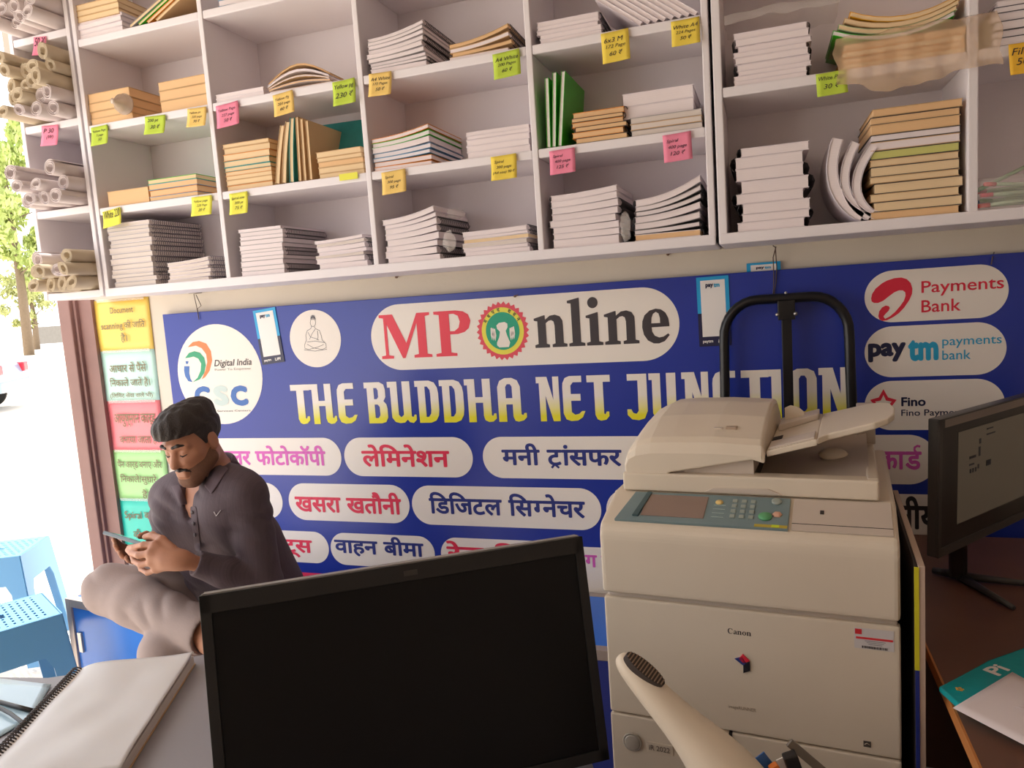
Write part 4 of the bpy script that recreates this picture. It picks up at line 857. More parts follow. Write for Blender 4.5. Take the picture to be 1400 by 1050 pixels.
mb = MB(); mb.box(.082, .212, .022, .100, .0035, .0052, bev=.001, mtx=DK); sc_ = mb.build('screen', mat('touch_screen', '#8d776c', .15), pan)
mb = MB(); mb.prism([(.066, .018), (.078, .018), (.090, .106), (.080, .106)], .004, .0075, 'z', mtx=DK); mb.build('screen_edge', mat('panel_teal_dark', '#41585c', .4), pan)
m_key = mat('key_grey', '#9aa39a', .4)
for r_ in range(4):
    for c_ in range(3):
        mb = MB(); mb.box(.262+.018*c_, .272+.018*c_, .030+.018*r_, .041+.018*r_, .0035, .0062, bev=.0015, mtx=DK); mb.build('key', m_key, pan)
mb = MB(); mb.lathe([(.010, 0), (.010, .003), (.007, .004), (.001, .004)], 20, DK @ Matrix.Translation((.348, .094, .004))); mb.build('stop_key', m_key, pan)
mb = MB(); mb.lathe([(.013, 0), (.013, .003), (.010, .005), (.001, .005)], 24, DK @ Matrix.Translation((.330, .040, .004))); mb.build('start_key', mat('start_green', '#58a06c', .4), pan)
mb = MB(); mb.lathe([(.010, 0), (.009, .002), (.001, .002)], 6, DK @ Matrix.Translation((.352, .050, .004))); mb.build('worn_sticker', mat('worn_sticker', '#d7a890', .6), pan)
mb = MB(); mb.lathe([(.008, 0), (.008, .002), (.001, .002)], 9, DK @ Matrix.Translation((.236, .082, .004))); mb.build('star_sticker', mat('star_sticker', '#dcc07a', .6), pan)
mb = MB(); mb.box(.312, .373, .006, .014, .0035, .0052, mtx=DK); mb.build('yellow_label', mat('yellow_label', '#b8a23c', .6), pan)
mb = MB(); mb.box(.344, .358, .006, .014, .005, .0056, mtx=DK); mb.build('lamp_window', mat('lamp_yellowgreen', '#c8d820', .4), pan)
for k in range(4):
    mb = MB(); mb.box(.226, .250, .030+.014*k, .0315+.014*k, .0038, .0045, mtx=DK); mb.build('print_line', mat('panel_print', '#a9bcb8', .5), pan)
# document feeder: base slab, hump, trays
mb = MB(); mb.box(.022, .536, .108, .150, 1.010, 1.050, bev=.006, seg=3); mb.box(.022, .215, .135, .585, 1.0105, 1.0495, bev=.004); mb.box(.514, .536, .12, .585, 1.010, 1.052, bev=.006, seg=3); mb.box(.20, .53, .50, .585, 1.010, 1.050, bev=.006); mb.box(.20, .53, .13, .56, 1.0085, 1.016); feed = part(mb, 'feeder_base', m_beige)
mb = MB(); mb.prism([(.20, 1.014), (.36, 1.014), (.33, 1.026), (.22, 1.024)], .104, .112, 'y', bev=.002); mb.build('grip_recess', m_beige2, feed)
secs = []
for y, T in ((.112, 1.095), (.120, 1.118), (.135, 1.128), (.24, 1.158), (.36, 1.170), (.46, 1.165), (.53, 1.13), (.545, 1.09)):
    h = T-1.048
    top = [(.028, 1.046), (.026, 1.048+.35*h), (.033, 1.048+.62*h), (.052, 1.048+.84*h), (.085, 1.048+.97*h), (.13, T), (.22, T+.001), (.318, T-.004), (.322, T-.012)]
    low = [(.326, min(1.092, T-.02)), (.30, 1.085), (.20, 1.066), (.125, 1.052), (.122, 1.046)]
    secs.append([(x, y, z) for x, z in top+low])
mb = MB(); bm = mb.bm; V = [[bm.verts.new(p) for p in s] for s in secs]
for A_, B_ in zip(V, V[1:]):
    n = len(A_)
    for k in range(n): bm.faces.new((A_[k], A_[(k+1) % n], B_[(k+1) % n], B_[k]))
bm.faces.new(V[0]); bm.faces.new(V[-1][::-1]); bmesh.ops.recalc_face_normals(bm, faces=bm.faces)
hump = part(mb, 'feeder_cover', m_beige)
hm = hump.modifiers.new('round', 'BEVEL'); hm.width = .004; hm.segments = 2; hm.limit_method = 'ANGLE'; hm.angle_limit = math.radians(40)
mb = MB(); mb.box(.215, .232, .17, .195, 1.128, 1.1415); mb.build('recess', m_beige2, hump)
mb = MB(); mb.box(.24, .262, .17, .195, 1.128, 1.1425); mb.build('recess', mat('recess_shade', '#a89480', .5), hump)
mb = MB(); mb.prism([(.13, 1.05), (.30, 1.05), (.30, 1.083), (.20, 1.064), (.13, 1.053)], .13, .3, 'y'); part(mb, 'inner_guide', m_beige2, feed)
def slope(mb, k=.27, x0=.325):
    for v in mb.bm.verts: v.co.z += (v.co.x-x0)*k
    return mb
mb = MB(); mb.prism([(.327, .126), (.425, .126), (.425, .44), (.327, .44)], 1.088, 1.101, 'z', bev=.003); slope(mb); tray = part(mb, 'feeder_tray', m_beige)
pts = [(.425, .126), (.445, .148), (.53, .150), (.555, .165), (.568, .20), (.572, .27), (.566, .34), (.548, .385), (.52, .405), (.425, .42)]
mb = MB(); mb.prism(pts, 1.089, 1.103, 'z', bev=.004, seg=3); slope(mb); ext = part(mb, 'tray_extension', m_beige)
mb = MB(); mb.box(.33, .42, .132, .20, 1.1005, 1.106, bev=.002); slope(mb); part(mb, 'side_guide', m_beige2, tray)
mb = MB(); mb.prism([(.335, .33), (.42, .36), (.42, .43), (.335, .43)], 1.101, 1.116, 'z', bev=.003); slope(mb); part(mb, 'side_guide', m_beige2, tray)
mb = MB(); mb.prism([(.345, 1.115), (.39, 1.128), (.388, 1.14), (.375, 1.152), (.358, 1.156), (.345, 1.15)], .385, .39, 'y', bev=.001); part(mb, 'paper_stop', m_beige, tray)
mb = MB(); mb.box(.329, .350, .225, .262, 1.1005, 1.1025); slope(mb); part(mb, 'roller_opening', m_dark, tray)
mb = MB(); mb.box(.50, .54, .46, .56, 1.05, 1.135, bev=.003); part(mb, 'tray_bracket', m_beige2, feed)
def fn(u, v): # curved catch tray under the feeder tray
    x = .205+.315*u; return (x, .145+.36*v, 1.018+.050*u**1.7*(.55+.55*v)+.010*v*v)
mb = MB(); mb.grid(fn, 24, 8); part(mb, 'catch_tray', m_beige2, feed)
mb = MB(); mb.prism([(.30, 1.048), (.537, 1.048), (.537, 1.128), (.33, 1.082), (.30, 1.08)], .47, .58, 'y', bev=.004); part(mb, 'rear_cover', m_beige2, feed)
mb = MB(); mb.sphere((.45, .33, 1.052), .026, (1.2, 1, .6)); part(mb, 'catch_rib', m_beige, feed)
mb = MB(); mb.box(.205, .300, .155, .49, 1.017, 1.062); part(mb, 'exit_slot_shade', m_dark, feed)  # solid dark block paints the shade inside the paper exit
# board standing between copier and desk
bd = thing('framed_board', 'slim pale board with yellow and navy edge standing between photocopier and wooden desk', 'board', (2.489, -.975, 0), -math.atan(.068))
mb = MB(); mb.box(.005, .016, 0, .52, .002, .930, bev=.001); mb.build('frame', mat('pale_board', '#c2ab9a', .6), bd)
mb = MB(); mb.box(0, .005, 0, .515, .004, .928); mb.build('shade_face', m_dark, bd)  # face coloured near black to imitate shade between copier and board
mb = MB(); mb.box(-.0015, .006, -.0025, .0, .735, .928); mb.build('yellow_strip', mat('yellow_print', '#c8c020', .5), bd)
mb = MB(); mb.box(-.0005, .006, -.0025, .0, .004, .735); mb.build('navy_strip', m_navy, bd)
# black steel arch behind the copier
ar = thing('steel_arch', 'black tubular steel arch with a centre bar standing against the banner behind photocopier', 'folding trolley', (0, -.075, 0))
xl, xr, zt_ = 2.128, 2.478, 1.398
pth = [(xl-.02, 0, .03), (xl-.006, 0, .9), (xl, 0, 1.15), (xl+.002, 0, 1.27)] + [(xl+.10-.098*math.cos(a), 0, zt_-.11+.11*math.sin(a)) for a in [math.pi/2*k/8 for k in range(1, 9)]]
pth += [(xr-.10+.098*math.sin(a), 0, zt_-.11+.11*math.cos(a)) for a in [math.pi/2*k/8 for k in range(0, 8)]] + [(xr-.002, 0, 1.27), (xr, 0, 1.15), (xr+.006, 0, .9), (xr+.02, 0, .03)]
mb = MB(); mb.tube(pth, .0145, n=12); mb.build('hoop', m_metal, ar)
mb = MB(); mb.box(2.294, 2.322, -.012, .012, .05, 1.385, bev=.002); mb.build('centre_bar', m_metal, ar)
mb = MB(); mb.box(2.284, 2.332, -.020, .020, 1.335, 1.392, bev=.003); mb.build('clamp', m_metal, ar)
for x in (2.283, 2.333):
    mb = MB(); mb.sphere((x, -.018, 1.352), .006); mb.build('bolt', m_chrome, ar)
mb = MB(); mb.sphere((2.308, -.004, 1.413), .0045); mb.build('bolt', m_chrome, ar)
mb = MB(); mb.tube([(xl-.02, 0, .016), (xr+.02, 0, .016)], .014, n=10); mb.build('foot_bar', m_metal, ar)
# ------------------------------------------------------------------ wooden desk, small monitor, packet and paper
DX, DZ = 2.540, .690
desk2 = thing('wooden_desk', 'dark brown wooden desk with orange edge band beside the photocopier', 'desk', (0, 0, 0))
mb = MB(); mb.box(DX+.004, RX-.03, -1.95, -.05, DZ-.026, DZ, bev=.001); mb.build('desk_top', m_wood, desk2)
mb = MB(); mb.box(DX, DX+.004, -1.95, -.05, DZ-.026, DZ); mb.build('edge_band', m_edge, desk2)
for y in (-1.9, -.10):
    mb = MB(); mb.box(DX+.03, RX-.06, y, y+.02, 0, DZ-.026); mb.build('side_panel', m_wood, desk2)
mb = MB(); mb.box(DX+.35, DX+.37, -1.88, -.10, .1, DZ-.026); mb.build('back_board', m_wood, desk2)
def monitor(label, mtx, w, h, bez, bm_, scr, thick=.022, stand=.14, foot=.11):
    r = thing('monitor', label, 'monitor'); r.matrix_world = mtx
    # local: x along the top edge, y up, z out of the screen; origin at the top corner
    mb = MB(); mb.box(0, w, -h, 0, -thick, 0, bev=.003); mb.build('casing', bm_, r)
    fr = MB(); b_ = bez
    for a in ((0, w, -b_[1], 0), (0, w, -h, -h+b_[2]), (0, b_[0], -h, 0), (w-b_[0], w, -h, 0)): fr.box(a[0], a[1], a[2], a[3], -.001, .004, bev=.001)
    fo = fr.build('bezel', bm_, r)
    mb = MB(); mb.box(b_[0], w-b_[0], -h+b_[2], -b_[1], -.001, .0012); so = mb.build('screen', scr, r)
    return r, so
def stand_for(r, mtx, w, h, tz, m, spread=.10):
    inv = mtx.inverted(); c = mtx @ Vector((w/2, -h*.7, -.022)); f = Vector((c.x, c.y, tz))
    back = -(mtx.to_3x3() @ Vector((0, 0, 1))); back.z = 0; back.normalize(); along = mtx.to_3x3() @ Vector((1, 0, 0))
    f = f + back*.03
    mb = MB(); mb.tube([inv @ c, inv @ (c+back*.03), inv @ (f+Vector((0, 0, .012)))], [.02, .022, .02], n=10); mb.build('neck', m, r)
    for s in (-1, 1):
        e = f + along*spread*s - back*.16 + Vector((0, 0, .0085)); g = f + Vector((0, 0, .0135))
        mb = MB(); mb.tube([inv @ g, inv @ e], [.011, .006], n=8); mb.build('foot', m, r)
    e = f + back*.06 + Vector((0, 0, .0105)); mb = MB(); mb.tube([inv @ (f+Vector((0, 0, .0145))), inv @ e], [.012, .008], n=8); mb.build('foot', m, r)
an = math.radians(38); M2 = basis((2.600, -.595, 1.126), (math.sin(an), math.cos(an), 0), (-.012, -.04, 1))
m_scr2 = bpy.data.materials.new('dim_screen'); m_scr2.use_nodes = True; pb = m_scr2.node_tree.nodes['Principled BSDF']; pb.inputs['Base Color'].default_value = lin('#3a3632'); pb.inputs['Roughness'].default_value = .35; pb.inputs['Emission Color'].default_value = lin('#cdbfa8'); pb.inputs['Emission Strength'].default_value = .0
mon2, s2 = monitor('small dark monitor showing a pale page on the wooden desk', M2, .53, .315, (.012, .022, .02), mat('dark_grey_plastic', '#3d3a38', .35), mat('screen_margin', '#262422', .3))
m_page = bpy.data.materials.new('lit_page'); m_page.use_nodes = True; pb = m_page.node_tree.nodes['Principled BSDF']; pb.inputs['Base Color'].default_value = lin('#6a6358'); pb.inputs['Roughness'].default_value = .4; pb.inputs['Emission Color'].default_value = lin('#b9a98f'); pb.inputs['Emission Strength'].default_value = .05
mb = MB(); mb.box(.085, .50, -.255, -.042, .001, .0022); pg = mb.build('page', m_page, s2)
for i, (x, y, w, h) in enumerate([(.135, -.112, .03, .006), (.135, -.128, .022, .004), (.138, -.146, .006, .01), (.15, -.146, .006, .01), (.162, -.146, .006, .01), (.174, -.141, .006, .01), (.178, -.112, .008, .022), (.18, -.083, .008, .012), (.215, -.142, .022, .013), (.215, -.055, .03, .003), (.215, -.068, .04, .003)]):
    mb = MB(); mb.box(x, x+w, y, y+h, .0022, .003); mb.build('page_mark', mat('page_print', '#35343c', .5), pg)
mb = MB(); mb.box(.02, .51, -.021, -.004, .004, .005); mb.build('chrome_strip', mat('strip_grey', '#8d827a', .3, metal=.4), mon2)
stand_for(mon2, M2, .40, .315, DZ, mat('dark_grey_plastic', '#3d3a38', .35), .09)
pts = [at_z(*p, DZ+.003)[:2] for p in [(1283, 945), (1310, 931), (1350, 909), (1400, 891), (1480, 870), (1500, 960), (1420, 1022), (1340, 988), (1308, 968)]]
pk = thing('packet', 'glossy teal plastic packet at the edge of the wooden desk under white paper', 'packet', (0, 0, 0))
m_tealp = mat('teal_foil', '#0f9aa0', .18, var=.15, vscale=18, bump=.25, bscale=45)
mb = MB(); mb.prism([tuple(p) for p in pts], DZ+.001, DZ+.013, 'z', bev=.005, seg=3); mb.build('pouch', m_tealp, pk)
a0, a1 = at_z(1366, 925, DZ+.0132), at_z(1384, 915, DZ+.0132)
e1 = Vector(a1-a0); e2 = Vector((-e1.y, e1.x, 0))
place_text('Pi', pk, m_cwhite, a0, e1, e2, 0, .04, 0, .03, bold=.03)
b0, b1 = at_z(1312, 942, DZ+.0132), at_z(1330, 950, DZ+.0132)
for k in range(5):
    a = 2*math.pi*k/5; mb = MB(); mb.lathe([(.0028, 0), (.0028, .0006), (.0005, .0006)], 10, Matrix.Translation((b0[0]+.0045*math.cos(a), b0[1]+.0045*math.sin(a), DZ+.0128))); mb.build('petal_mark', mat('gold_print', '#c9a03c', .4), pk)
sh = thing('paper_sheet', 'folded white paper lying over the teal packet on the wooden desk', 'paper sheet', (0, 0, 0))
pp = [at_z(*p, DZ+.015) for p in [(1303, 969), (1384, 920), (1500, 985), (1420, 1030)]]
mb = MB(); mb.grid(lambda u, v: tuple(Vector(pp[0]).lerp(Vector(pp[3]), u).lerp(Vector(pp[1]).lerp(Vector(pp[2]), u), v)+Vector((0, 0, .002+.004*math.sin(2.6*u)*math.sin(3*v)))), 12, 8)
o = mb.build('sheet', mat('plain_paper', '#e2d6d6', .8), sh); md = o.modifiers.new('thick', 'SOLIDIFY'); md.thickness = .0008
mb = MB(); mb.grid(lambda u, v: tuple(Vector(at_z(1386, 966, DZ+.021)).lerp(Vector(at_z(1440, 980, DZ+.021)), u)+Vector((0, -.02*v*u, .003*math.sin(3*u)))), 6, 2); o = mb.build('folded_corner', mat('plain_paper', '#e2d6d6', .8), sh); md = o.modifiers.new('thick', 'SOLIDIFY'); md.thickness = .0008

# ------------------------------------------------------------------ the near desk: monitor seen against the banner, notebook, pens
FZ = .760
desk1 = thing('counter_desk', 'grey laminate desk carrying the black monitor and the open spiral notebook', 'desk', (0, 0, 0))
poly = [(.62, -1.42), (.87, -1.375), (1.132, -1.225), (1.86, -1.14), (1.985, -1.40), (2.06, -1.56), (2.44, -1.52), (2.44, -2.0), (.70, -2.0)]
mb = MB(); mb.prism(poly, FZ-.028, FZ, 'z'); mb.build('desk_top', m_greydesk, desk1)
mb = MB(); mb.box(.80, 2.3, -1.75, -1.73, .02, FZ-.028); mb.build('front_board', m_greydesk, desk1)
for x in (.80, 2.28):
    mb = MB(); mb.box(x, x+.02, -1.95, -1.5, 0, FZ-.028); mb.build('side_panel', m_greydesk, desk1)
TL, TR = at_d(272, 815, .982), at_d(795, 733, 1.12); ex = Vector(TR-TL); ex.z = 0; wm = ex.length; ex.normalize()
nb = Vector((-ex.y, ex.x, 0)); tl = math.radians(11); upv = Vector((0, 0, 1))*math.cos(tl)+nb*math.sin(tl)
M1 = basis(TL, ex, upv)
m_scr1 = mat('off_screen', '#0b0a0b', .38, spec=.25)
mon1, s1 = monitor('large black monitor with its screen off on the grey desk', M1, wm, .325, (.014, .024, .016), mat('matte_black_plastic', '#161515', .45), m_scr1)
mb = MB(); mb.box(.004, wm-.004, -.001, .0012, -.021, -.002); mb.build('top_edge', mat('lit_top_edge', '#8a857e', .5), mon1)  # lighter grey imitates light falling on the casing's top
mb = MB(); mb.box(wm*.50, wm*.535, -.0165, -.0095, .0042, .0048); mb.build('badge', mat('badge_grey', '#3a3432', .3), mon1)
stand_for(mon1, M1, wm, .325, FZ, mat('matte_black_plastic', '#161515', .45))
# spiral notebook
nT = FZ+.026
NTL, NTR, NBR = [Vector(at_z(*p, nT)) for p in ((108, 909), (265, 892), (165, 1046))]
ex = (NTR-NTL); wn = ex.length; ex.normalize(); hn = (NBR-NTR).length; dv = (NBR-NTR).normalized()
NM = basis(NTL, ex, -dv)
nbk = thing('spiral_notebook', 'large open spiral notebook with blank wrinkled page on the grey desk', 'notebook'); nbk.matrix_world = Matrix.Translation((0, 0, 0))
def nfn(zoff, amp):
    def f(u, v):
        z = zoff - .010*max(0, (.18-u)/.18)**2 + amp*noise.noise(Vector((u*3.2, v*4.5, 1.7))) - .004*max(0, (v-.85)/.15)**2
        p = NTL.lerp(NTR, u) + (NBR-NTR)*v; return (p.x, p.y, FZ+z)
    return f
mb = MB(); mb.grid(nfn(.0262, .0028), 30, 40); o = mb.build('top_page', mat('notebook_page', '#d3d1d2', .38, bump=.12, bscale=14), nbk); md = o.modifiers.new('thick', 'SOLIDIFY'); md.thickness = .0006
n2 = bpy.data.objects
pgs = MB(); q = [NTL, NTR, NBR, NTL+(NBR-NTR)]; qc = sum(q, Vector())/4
pgs.prism([tuple((qc+(p-qc)*.99)[:2]) for p in q], FZ+.003, FZ+.0200, 'z'); pgs.build('page_block', m_pgg, nbk)
mb = MB(); mb.prism([tuple((qc+(p-qc)*1.005)[:2]) for p in q], FZ+.0006, FZ+.003, 'z'); mb.build('back_cover', m_covk, nbk)
pth = []; nl = 46; dvn = (NBR-NTR)
for k in range(nl*9+1):
    a = 2*math.pi*k/9; c = NTL+dvn*(.02+.96*k/(nl*9)); pth.append((c.x-ex.x*.002+ex.x*.0115*math.cos(a), c.y-ex.y*.002+ex.y*.0115*math.cos(a), FZ+.0135+.0125*math.sin(a)))
mb = MB(); mb.tube(pth, .0014, n=5); mb.build('spiral_binding', mat('dark_wire_coil', '#4b4442', .35, metal=.5), nbk)
# pale blue sheet and cables at the end of the desk
sq = [Vector(at_z(*p, FZ+.002)) for p in ((-40, 924), (70, 937), (40, 985), (-60, 1040))]
mb = MB(); mb.grid(lambda u, v: tuple(sq[0].lerp(sq[1], u).lerp(sq[3].lerp(sq[2], u), v)+Vector((0, 0, .001+.002*math.sin(4*u)*math.sin(5*v)))), 10, 8)
o = mb.build('plastic_folder', mat('pale_blue_folder', '#c4e6fb', .2)); md = o.modifiers.new('thick', 'SOLIDIFY'); md.thickness = .0012; tag(o, 'pale blue plastic folder lying beside the notebook coil on the grey desk', 'folder')
for i, (lab, pts) in enumerate([('thicker black cable crossing the pale blue folder', [(-40, 955), (0, 960), (22, 966), (45, 972)]), ('thinner black cable curving below the thicker cable on the folder', [(-40, 962), (0, 968), (15, 976), (28, 986), (40, 992)])]):
    pp_ = [tuple(at_z(*p, FZ+.009+.003*i)) for p in pts]; mb = MB(); mb.tube(pp_, .0042-.0008*i, n=8); tag(mb.build('cable', m_blk_plastic), lab, 'cable')
# beige handle rising from the desk
hd = thing('curved_handle', 'beige curved plastic handle with dark ribbed slot rising before the photocopier', 'handset', (0, 0, 0))
cl = [(846, 895, .86), (852, 903, .857), (868, 920, .85), (890, 945, .84), (915, 972, .832), (945, 1003, .825), (975, 1036, .82), (1005, 1075, .815), (1030, 1125, .81)]
wd = [7, 14, 18, 21, 24, 30, 40, 50, 56]
P_ = [Vector(at_d(*c)) for c in cl]; R_ = [w*c[2]/FPX for w, c in zip(wd, cl)]
mb = MB(); mb.tube(P_, R_, n=24); ho = mb.build('handle_body', m_beige, hd); sm_ = ho.modifiers.new('smooth', 'SUBSURF'); sm_.levels = 1; sm_.render_levels = 2
c0, c1 = Vector(at_d(857, 893, .842)), Vector(at_d(908, 936, .826)); mid = (c0+c1)/2; e = (c1-c0); hl = e.length/2; e.normalize()
vd = (Vector(CAM)-mid).normalized(); upx = e.cross(vd).normalized(); upx = -upx if upx.z < 0 else upx
nrm = (vd*.80+upx*.55).normalized(); sd = nrm.cross(e).normalized()
SM = basis(mid, e, sd)
mb = MB(); mb.prism(circle(0, 0, hl, .0085, 32), -.010, .0015, 'z', mtx=SM); slot = mb.build('ribbed_slot', mat('slot_dark', '#352a24', .6), hd)
for k in range(13):
    x = -hl*.88+hl*1.76*k/12; hh = .0085*math.sqrt(max(0, 1-(x/hl)**2))*.92
    mb = MB(); mb.box(x-.0007, x+.0007, -hh, hh, .001, .0030, mtx=SM); mb.build('rib', mat('rib_brown', '#8a7460', .5), slot)
pb_ = P_[-1]; mb = MB(); mb.tube([pb_, (pb_.x+.005, pb_.y-.005, FZ+.03)], [R_[-1], .05], n=24); mb.build('neck', m_beige, hd)
mb = MB(); mb.lathe([(.07, 0), (.072, .012), (.06, .03), (.02, .034)], 28, Matrix.Translation((pb_.x+.005, pb_.y-.005, FZ+.0005))); mb.build('foot', m_beige, hd)
# pen cup just under the picture edge with things poking out
cc = Vector(at_z(1092, 1150, FZ)); cp = Vector(at_d(1088, 1078, .86)); 
cup = thing('pen_cup', 'black pen cup at the bottom edge in front of the photocopier', 'pen cup', (cp.x, cp.y, FZ+.0005))
hc = cp.z-FZ; mb = MB(); mb.lathe([(.034, 0), (.040, hc), (.037, hc), (.032, .004), (.001, .004)], 28); mb.build('body', m_blk_plastic, cup)
def poke(name, label, cat, p0, p1, d0, d1, w, t, m):
    a = Vector(at_d(p0[0], p0[1], d0)); b = Vector((cp.x+(a.x-cp.x)*.1, cp.y+(a.y-cp.y)*.1, FZ+.012)) if p1 is None else Vector(at_d(p1[0], p1[1], d1))
    L = (b-a).length; mtx = basis(a, b-a, Vector(RT)); mb = MB(); mb.box(0, L, -w/2, w/2, -t/2, t/2, bev=min(w, t)*.2, mtx=mtx); tag(mb.build(name, m), label, cat)
poke('ruler', 'grey ruler leaning out of the pen cup', 'ruler', (1079, 1015), (1132, 1060), .86, .86, .010, .004, mat('ruler_grey', '#6f675c', .4))
poke('stapler', 'black stapler poking out of the pen cup', 'stapler', (1079, 1031), (1096, 1078), .85, .86, .016, .012, m_blk_plastic)
poke('marker_pen', 'orange marker poking out of the pen cup beside the stapler', 'marker', (1056, 1046), (1082, 1085), .86, .86, .011, .011, mat('marker_orange', '#d8772c', .4))
poke('paper_card', 'white folded card poking out between orange marker and stapler', 'card', (1066, 1037), (1086, 1085), .865, .865, .009, .002, m_cwhite)
poke('paper_card', 'blue card corner poking out behind the pen cup', 'card', (1036, 1034), (1080, 1090), .87, .87, .018, .002, mat('card_blue', '#2f5f9c', .4))
poke('glue_stick', 'dark grey glue stick lowest at the foot of beige handle', 'glue stick', (984, 1046), (1060, 1110), .84, .86, .012, .012, mat('stick_grey', '#4b4a44', .4))

# ------------------------------------------------------------------ blue seats along the wall
BA = Vector(at_z(88, 818, .475)); BRZ = math.atan2(-.144, .9895)
def bench(label, loc, rz, w, d, h, front):
    r = thing('bench_cabinet', label, 'bench cabinet', loc, rz)
    mb = MB(); mb.box(.012, w-.012, .012, d-.012, .02, h-.004); mb.build('carcass', m_blue, r)
    mb = MB(); mb.box(.02, w-.02, .02, d-.02, h-.006, h-.001); mb.build('seat_board', m_blue, r)
    mb = MB(); mb.box(.03, w-.03, .008, .014, .05, h-.035); dr_ = mb.build('door', front, r)
    mb = MB(); mb.box(.045, .066, .0, .010, h-.20, h-.125, bev=.002); mb.build('handle', m_chrome, dr_)
    for (a, b_) in (((0, .03, 0, .03), 1), ((w-.03, w, 0, .03), 1), ((0, .03, d-.03, d), 1), ((w-.03, w, d-.03, d), 1)):
        mb = MB(); mb.box(a[0], a[1], a[2], a[3], 0, h, bev=.002); mb.build('post', m_alu, r)
    for a in ((.03, w-.03, 0, .03), (.03, w-.03, d-.03, d), (0, .03, .03, d-.03), (w-.03, w, .03, d-.03)):
        mb = MB(); mb.box(a[0], a[1], a[2], a[3], h-.03, h+.0005, bev=.002); mb.build('rail', m_alu, r)
    return r
bench('blue cabinet bench with metal frame that the seated person sits on', (BA.x, BA.y, 0), BRZ, 1.20, .33, .475, mat('blue_gloss_door', '#2f7de0', .25))
bench('second blue cabinet bench along the wall behind the black monitor', (1.12, -.45, 0), 0, .72, .40, .45, m_navy)
def stool(label, c, rz, h, s=.29):
    r = thing('plastic_stool', label, 'stool', (c[0], c[1], 0), rz, 'blue plastic stools')
    n = 40; mb = MB(); bm = mb.bm; V = [[bm.verts.new((s*(i/n-.5), s*(j/n-.5), h)) for j in range(n+1)] for i in range(n+1)]
    for i in range(n):
        for j in range(n):
            hole = (3 <= i < n-3 and 3 <= j < n-3 and (j % 3 == 1) and ((i+(j//3) % 2*2) % 4 in (0, 1))) or (17 <= i < 23 and 19 <= j < 21)
            if not hole: bm.faces.new((V[i][j], V[i+1][j], V[i+1][j+1], V[i][j+1]))
    o = mb.build('seat', m_stool, r); md = o.modifiers.new('thick', 'SOLIDIFY'); md.thickness = .006; md.offset = -1
    for k in range(4):
        t, b_ = s/2, s/2+.045
        out = [(-t, h), (t, h), (b_, .0), (b_-.055, 0), (t-.045, h*.66), (t-.065, h*.74), (-t+.065, h*.74), (-t+.045, h*.66), (-b_+.055, 0), (-b_, 0)]
        mb = MB(); mb.prism(out, -.003, .003, 'y')
        for v in mb.bm.verts: v.co.y += -(s/2+.001)-.045*(h-v.co.z)/h
        bmesh.ops.rotate(mb.bm, cent=(0, 0, 0), matrix=Matrix.Rotation(k*math.pi/2, 3, 'Z'), verts=mb.bm.verts); mb.build('side_panel', m_stool, r)
    return r
S1 = [Vector(at_z(*p, .50)) for p in ((57, 811), (83, 838))]
e = (S1[1]-S1[0]).normalized(); pv = Vector((-abs(e.y), -abs(e.x), 0)).normalized()
c = (S1[0]+S1[1])/2+Vector((e.y, -e.x, 0))*.145
stool('blue perforated plastic stool nearest the desk, beside the blue cabinet bench', c, math.atan2(e.y, e.x), .50)
P = Vector(at_z(12, 760, .47)); stool('blue plastic stool standing outside behind the nearer stool', (P.x-.08, P.y+.02), .5, .49)
# ------------------------------------------------------------------ the seated person
import openvdb
class Field:
    """signed distance grid; shapes melt together, then it becomes one mesh"""
    def __init__(s, lo, hi, vox):
        s.lo = np.array(lo, float); s.v = vox; s.n = np.ceil((np.array(hi)-s.lo)/vox).astype(int)+1; s.a = np.full(s.n, .06, np.float32)
    def region(s, lo, hi):
        i0 = np.clip(np.floor((np.array(lo)-s.lo)/s.v).astype(int), 0, s.n); i1 = np.clip(np.ceil((np.array(hi)-s.lo)/s.v).astype(int)+1, 0, s.n)
        ax = [s.lo[k]+s.v*np.arange(i0[k], i1[k], dtype=np.float32) for k in range(3)]
        return tuple(slice(i0[k], i1[k]) for k in range(3)), np.meshgrid(*ax, indexing='ij')
    def put(s, fn, lo, hi, k=.01, op='add'):
        mg = .045; sl, (X, Y, Z) = s.region(np.array(lo)-mg, np.array(hi)+mg)
        if X.size == 0: return
        d = fn(X, Y, Z).astype(np.float32); a = s.a[sl]
        if op == 'add': h = np.clip(.5+.5*(a-d)/k, 0, 1); s.a[sl] = a+(d-a)*h-k*h*(1-h)
        elif op == 'cut': d = -d; h = np.clip(.5+.5*(d-a)/k, 0, 1); s.a[sl] = a+(d-a)*h+k*h*(1-h)
    def mesh(s, name, m, parent, keep=None):
        a = np.clip(s.a, -.02, .02); g = openvdb.FloatGrid(.02); g.copyFromArray(np.ascontiguousarray(a)); pts, quads = g.convertToQuads()
        pts = pts*s.v+s.lo
        me = bpy.data.meshes.new(name); nq = len(quads)
        me.vertices.add(len(pts)); me.vertices.foreach_set('co', pts.astype(np.float32).ravel())
        me.loops.add(nq*4); me.loops.foreach_set('vertex_index', quads[:, ::-1].astype(np.int32).ravel())
        me.polygons.add(nq); me.polygons.foreach_set('loop_start', np.arange(0, nq*4, 4, dtype=np.int32))
        me.update(calc_edges=True); me.validate()
        me.shade_smooth(); me.materials.append(m)
        # outward normals
        bm = bmesh.new(); bm.from_mesh(me); bmesh.ops.recalc_face_normals(bm, faces=bm.faces)
        for _ in range(2): bmesh.ops.smooth_vert(bm, verts=bm.verts, factor=.45, use_axis_x=True, use_axis_y=True, use_axis_z=True)
        bm.to_mesh(me); bm.free()
        return obj(name, me, None, parent)
